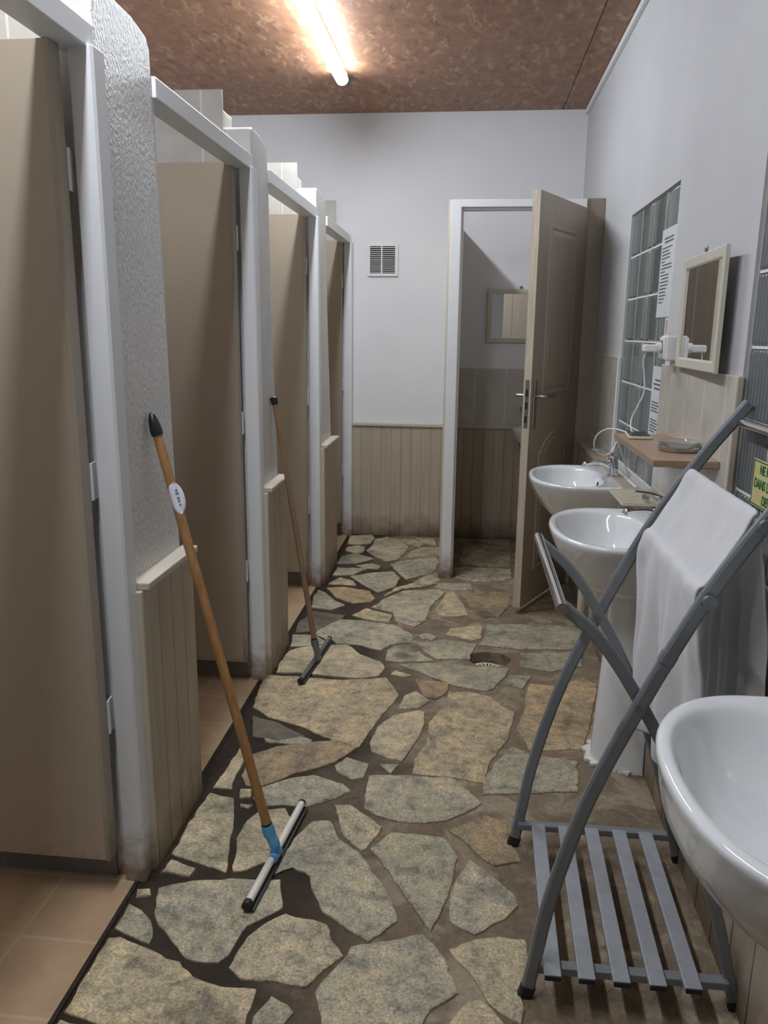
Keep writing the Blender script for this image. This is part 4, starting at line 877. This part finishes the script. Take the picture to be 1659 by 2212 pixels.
def notice(label, y1, z1, w_, h_, lines, seed, tilt=0.0):
    """laminated sheet; y1 is its far edge"""
    t = thing('paper_notice', label, 'notice', (XN, y1 - w_ / 2, z1 - h_), 'laminated notices on the glass blocks')
    B_('sheet', (XN, XN + 0.0015, y1 - w_, y1, z1 - h_, z1), 'paper', t, 0.0003)
    bm = bmesh.new(); rr = random.Random(seed)
    for z, ln, hh, off in lines:
        u = 0.0; a = y1 - 0.018 - off
        while u < ln:
            wd = rr.uniform(0.006, 0.018); e = min(u + wd, ln)
            box(bm, XN - 0.0006, XN + 0.0002, a - e, a - u, z1 - z - hh, z1 - z); u = e + 0.0035
    obj('print', bm, 'ink', t)
    return t
ln1 = [(0.030, 0.13, 0.006, 0.02), (0.042, 0.12, 0.006, 0.03)] + [(0.062 + i * 0.0115, L_, 0.0045, o_) for i, (L_, o_) in enumerate([(0.14, 0), (0.10, 0), (0.12, 0), (0.12, 0), (0.05, 0), (0.14, 0.01), (0.15, 0), (0.06, 0), (0.12, 0), (0.10, 0.02), (0.12, 0), (0.12, 0), (0.10, 0), (0.09, 0), (0.10, 0), (0.08, 0), (0.06, 0)])]
notice('upper laminated notice with lines of print on the glass blocks', 3.045, 1.742, 0.208, 0.300, ln1, 1)
ln2 = [(0.045, 0.10, 0.006, 0.03), (0.060, 0.12, 0.006, 0.01), (0.075, 0.10, 0.006, 0.02)] + [(0.125 + i * 0.0105, L_, 0.0045, 0) for i, L_ in enumerate([0.10, 0.11, 0.09, 0.12, 0, 0, 0.10, 0.11, 0.10, 0.12, 0.08, 0, 0.11, 0.12])]
notice('lower laminated notice on the glass blocks, just above the shelf', 3.015, 1.272, 0.183, 0.295, ln2, 2)
t = thing('warning_sticker', 'small white sticker with a red symbol beside the upper notice', 'sticker', (XN, 2.865, 1.39))
B_('backing', (XN - 0.001, XN + 0.001, 2.838, 2.893, 1.375, 1.440), 'paper', t, 0.0003)
bm = bmesh.new()
for k in range(20):
    a, d = 2 * PI * k / 20, 2 * PI * (k + 1) / 20
    q = [bm.verts.new((XN - 0.0015, 2.866 + r * math.cos(u), 1.418 + r * math.sin(u))) for r, u in ((0.009, a), (0.013, a), (0.013, d), (0.009, d))]; bm.faces.new(q)
box(bm, XN - 0.0018, XN - 0.0012, 2.863, 2.869, 1.385, 1.405); obj('symbol', bm, 'red', t)
# yellow sign, two panes in from the edge of the second window
t = thing('warning_sign', 'yellow sign with green capitals on the glass blocks behind the towel rack', 'sign', (XN, 1.78, 1.0))
sy0, sy1, sz0, sz1 = 1.645, 1.897, 0.998, 1.106
B_('plate', (XN, XN + 0.0015, sy0, sy1, sz0, sz1), 'yellow', t, 0.0004)
bm = bmesh.new()
for a in ((sy0 + 0.003, sy1 - 0.003, sz1 - 0.0055, sz1 - 0.003), (sy0 + 0.003, sy1 - 0.003, sz0 + 0.003, sz0 + 0.0055), (sy0 + 0.003, sy0 + 0.0055, sz0 + 0.003, sz1 - 0.003), (sy1 - 0.0055, sy1 - 0.003, sz0 + 0.003, sz1 - 0.003)): box(bm, XN - 0.0007, XN + 0.0002, *a)
obj('border', bm, 'green', t, 0)
ymid = (sy0 + sy1) / 2
for s, zz in (('NE RIEN JETER', 1.075), ('DANS LA CUVETTE', 1.042), ('DES W.C.', 1.009)):
    text_mesh(s, 0.030, (XN - 0.0006, ymid, zz), UY, UZ, NX, 'green', t, 'lettering', 0.86)
# ------------------------------------------------------------ towel rack
YF_, YN_ = 1.945, 1.45
A = [(0.163, 0.004), (0.178, 0.10), (0.204, 0.26), (0.262, 0.476), (0.345, 0.685), (0.450, 0.912), (0.560, 1.092), (0.657, 1.226)]
Bp = [(0.597, 0.004), (0.570, 0.11), (0.530, 0.255), (0.437, 0.52), (0.341, 0.699), (0.262, 0.812), (0.186, 0.878)]
t = thing('towel_rack', 'folding grey metal towel rack with crossed legs and a slatted bottom shelf', 'towel rack', (0.38, 1.70, 0))
for Y, s in ((YF_, 1), (YN_, -1)):
    bm = bmesh.new(); bar(bm, spline([(x, Y + s * 0.009, z) for x, z in A], 4), 0.016, 0.028); lg = obj('leg', bm, 'rackgrey', t)
    bm = bmesh.new(); bar(bm, [(0.160, Y + s * 0.009, 0.001), (0.168, Y + s * 0.009, 0.028)], 0.0185, 0.031); obj('rubber_foot', bm, 'rubber', lg)
    bm = bmesh.new(); bar(bm, [(0.384, Y + s * 0.009, 0.776), (0.393, Y + s * 0.009, 0.796)], 0.0185, 0.031); obj('joint_sleeve', bm, 'rackgrey', lg)
    bm = bmesh.new(); bar(bm, spline([(x, Y - s * 0.009, z) for x, z in Bp], 4), 0.014, 0.024); lg = obj('leg', bm, 'rackgrey', t)
    bm = bmesh.new(); bar(bm, [(0.598, Y - s * 0.009, 0.001), (0.592, Y - s * 0.009, 0.022)], 0.0165, 0.027); obj('rubber_foot', bm, 'rubber', lg)
    bm = bmesh.new(); tube(bm, [(0.341, Y - 0.02, 0.689), (0.341, Y + 0.02, 0.689)], 0.006, 12); obj('pivot_bolt', bm, 'greymetal', t, smooth=True)
    B_('shelf_rail', (0.172, 0.575, Y - 0.012, Y + 0.012, 0.062, 0.080), 'rackgrey', t, 0.002)
bars = [(0.186, 0.880, 'top'), (0.450, 0.905, 'low'), (0.533, 1.050, 'mid'), (0.638, 1.183, 'end')]
for x, z, nm in bars:
    bm = bmesh.new()
    if nm == 'top': tube(bm, [(x, YN_ - 0.02, z), (x, YF_ + 0.02, z)], 0.0115, 18)
    else: tube(bm, [(x, YN_ - 0.02, z), (x, YF_ + 0.002, z)], 0.0105, 18)
    bb_ = obj('cross_bar', bm, 'chrome', t, smooth=True)
    bm = bmesh.new()
    for yy in ((YN_ - 0.028, YN_ - 0.020),) : tube(bm, [(x, yy[0], z), (x, yy[1], z)], 0.0135 if nm != 'top' else 0.012, 18)
    tube(bm, [(x, YN_ - 0.030, z), (x, YN_ - 0.028, z)], 0.006, 12)
    obj('bar_end', bm, 'greymetal' if nm != 'top' else 'chrome', bb_, smooth=True)
for xf, xn in zip((0.224, 0.294, 0.364, 0.436, 0.504), (0.212, 0.281, 0.351, 0.423, 0.493)):
    bm = bmesh.new(); zt = 0.094; y0, y1 = 1.402, 1.922; q = []
    for y_, x_ in ((y0, xn), (y1, xf)):
        for dx, z in ((-0.0175, zt), (0.0175, zt), (0.0175, zt - 0.013), (-0.0175, zt - 0.013)): q.append(bm.verts.new((x_ + dx, y_, z)))
    for f in ((0, 1, 2, 3), (7, 6, 5, 4), (0, 4, 5, 1), (1, 5, 6, 2), (2, 6, 7, 3), (3, 7, 4, 0)): bm.faces.new([q[i] for i in f])
    sl = obj('slat', bm, 'slatgrey', t, 0.002)
    B_('slat_cap', (xn - 0.0165, xn + 0.0165, 1.3995, 1.404, 0.082, 0.093), 'rubber', sl, 0.001)
# ------------------------------------------------------------ towel over the middle bar and the lower bar
prof = [(0.428, 0.455), (0.428, 0.58), (0.430, 0.70), (0.432, 0.82), (0.433, 0.895), (0.440, 0.918), (0.452, 0.925), (0.480, 0.972), (0.508, 1.026), (0.521, 1.056), (0.533, 1.066), (0.546, 1.056), (0.551, 1.03), (0.556, 0.94), (0.560, 0.82), (0.563, 0.70), (0.565, 0.60), (0.566, 0.50)]
pp = spline([(x, 0, z) for x, z in prof], 3)
bm = bmesh.new(); NY = 44; grid = []
top_i = min(range(len(pp)), key=lambda i: -pp[i].z)
for i, p in enumerate(pp):
    row = []
    s = (i - top_i) / max(top_i, len(pp) - 1 - top_i)
    front = i <= top_i
    for j in range(NY + 1):
        v = j / NY
        drop = max(0.0, 0.90 - p.z) if front else max(0.0, 1.04 - p.z)
        if front: ya, yb = 1.468 + 0.02 * min(1, drop / 0.25), 1.915 + 0.008 * drop
        else: ya, yb = 1.515 - 0.045 * min(1, drop * 2.5), 1.905
        y_ = ya + (yb - ya) * v
        wv = (0.020 * math.sin(v * 13 + 0.6) + 0.012 * math.sin(v * 29 + 2)) * min(1.0, drop / 0.25)
        x_ = p.x + (wv * 0.8 + 0.02 * min(1, drop / 0.4) + 0.02 * max(0, 0.25 - v) / 0.25 * min(1, drop / 0.2) if front else abs(wv) * 1.1)
        z_ = p.z
        # the far edge is bunched into a thick roll where it goes over the bars
        if v > 0.80 and p.z > 0.86:
            k_ = (v - 0.80) / 0.20; bulge = math.sin(PI * k_) * 0.016 * (1 if front else 0.6)
            x_ -= bulge * 0.75; z_ += bulge * 0.8; y_ -= 0.020 * k_ * k_
        if front and p.z < 0.88:
            x_ -= 0.012 * max(0, (v - 0.78) / 0.22) ** 2; 
        if p.z < 0.60: z_ += 0.018 * math.sin(v * 5 + (0 if front else 2)) - (0.03 * (v < 0.3) * (0.3 - v) / 0.3 if front else 0)
        nz = noise.noise(V((y_ * 14, p.z * 9, 1.0 if front else 5.0))) * 0.006 + noise.noise(V((y_ * 38, p.z * 16, 3.0 if front else 8.0))) * 0.0035
        row.append(bm.verts.new((x_ + nz, y_, z_)))
    grid.append(row)
for i in range(len(grid) - 1):
    for j in range(NY): bm.faces.new([grid[i][j], grid[i][j + 1], grid[i + 1][j + 1], grid[i + 1][j]])
tw = obj('towel', bm, 'towel', None, smooth=True, ang=3.0); md = tw.modifiers.new('s', 'SOLIDIFY'); md.thickness = 0.006; md.offset = 0
md = tw.modifiers.new('b', 'SUBSURF'); md.levels = 1; md.render_levels = 1
tag(tw, 'white terry towel draped over the bars of the grey rack', 'towel')
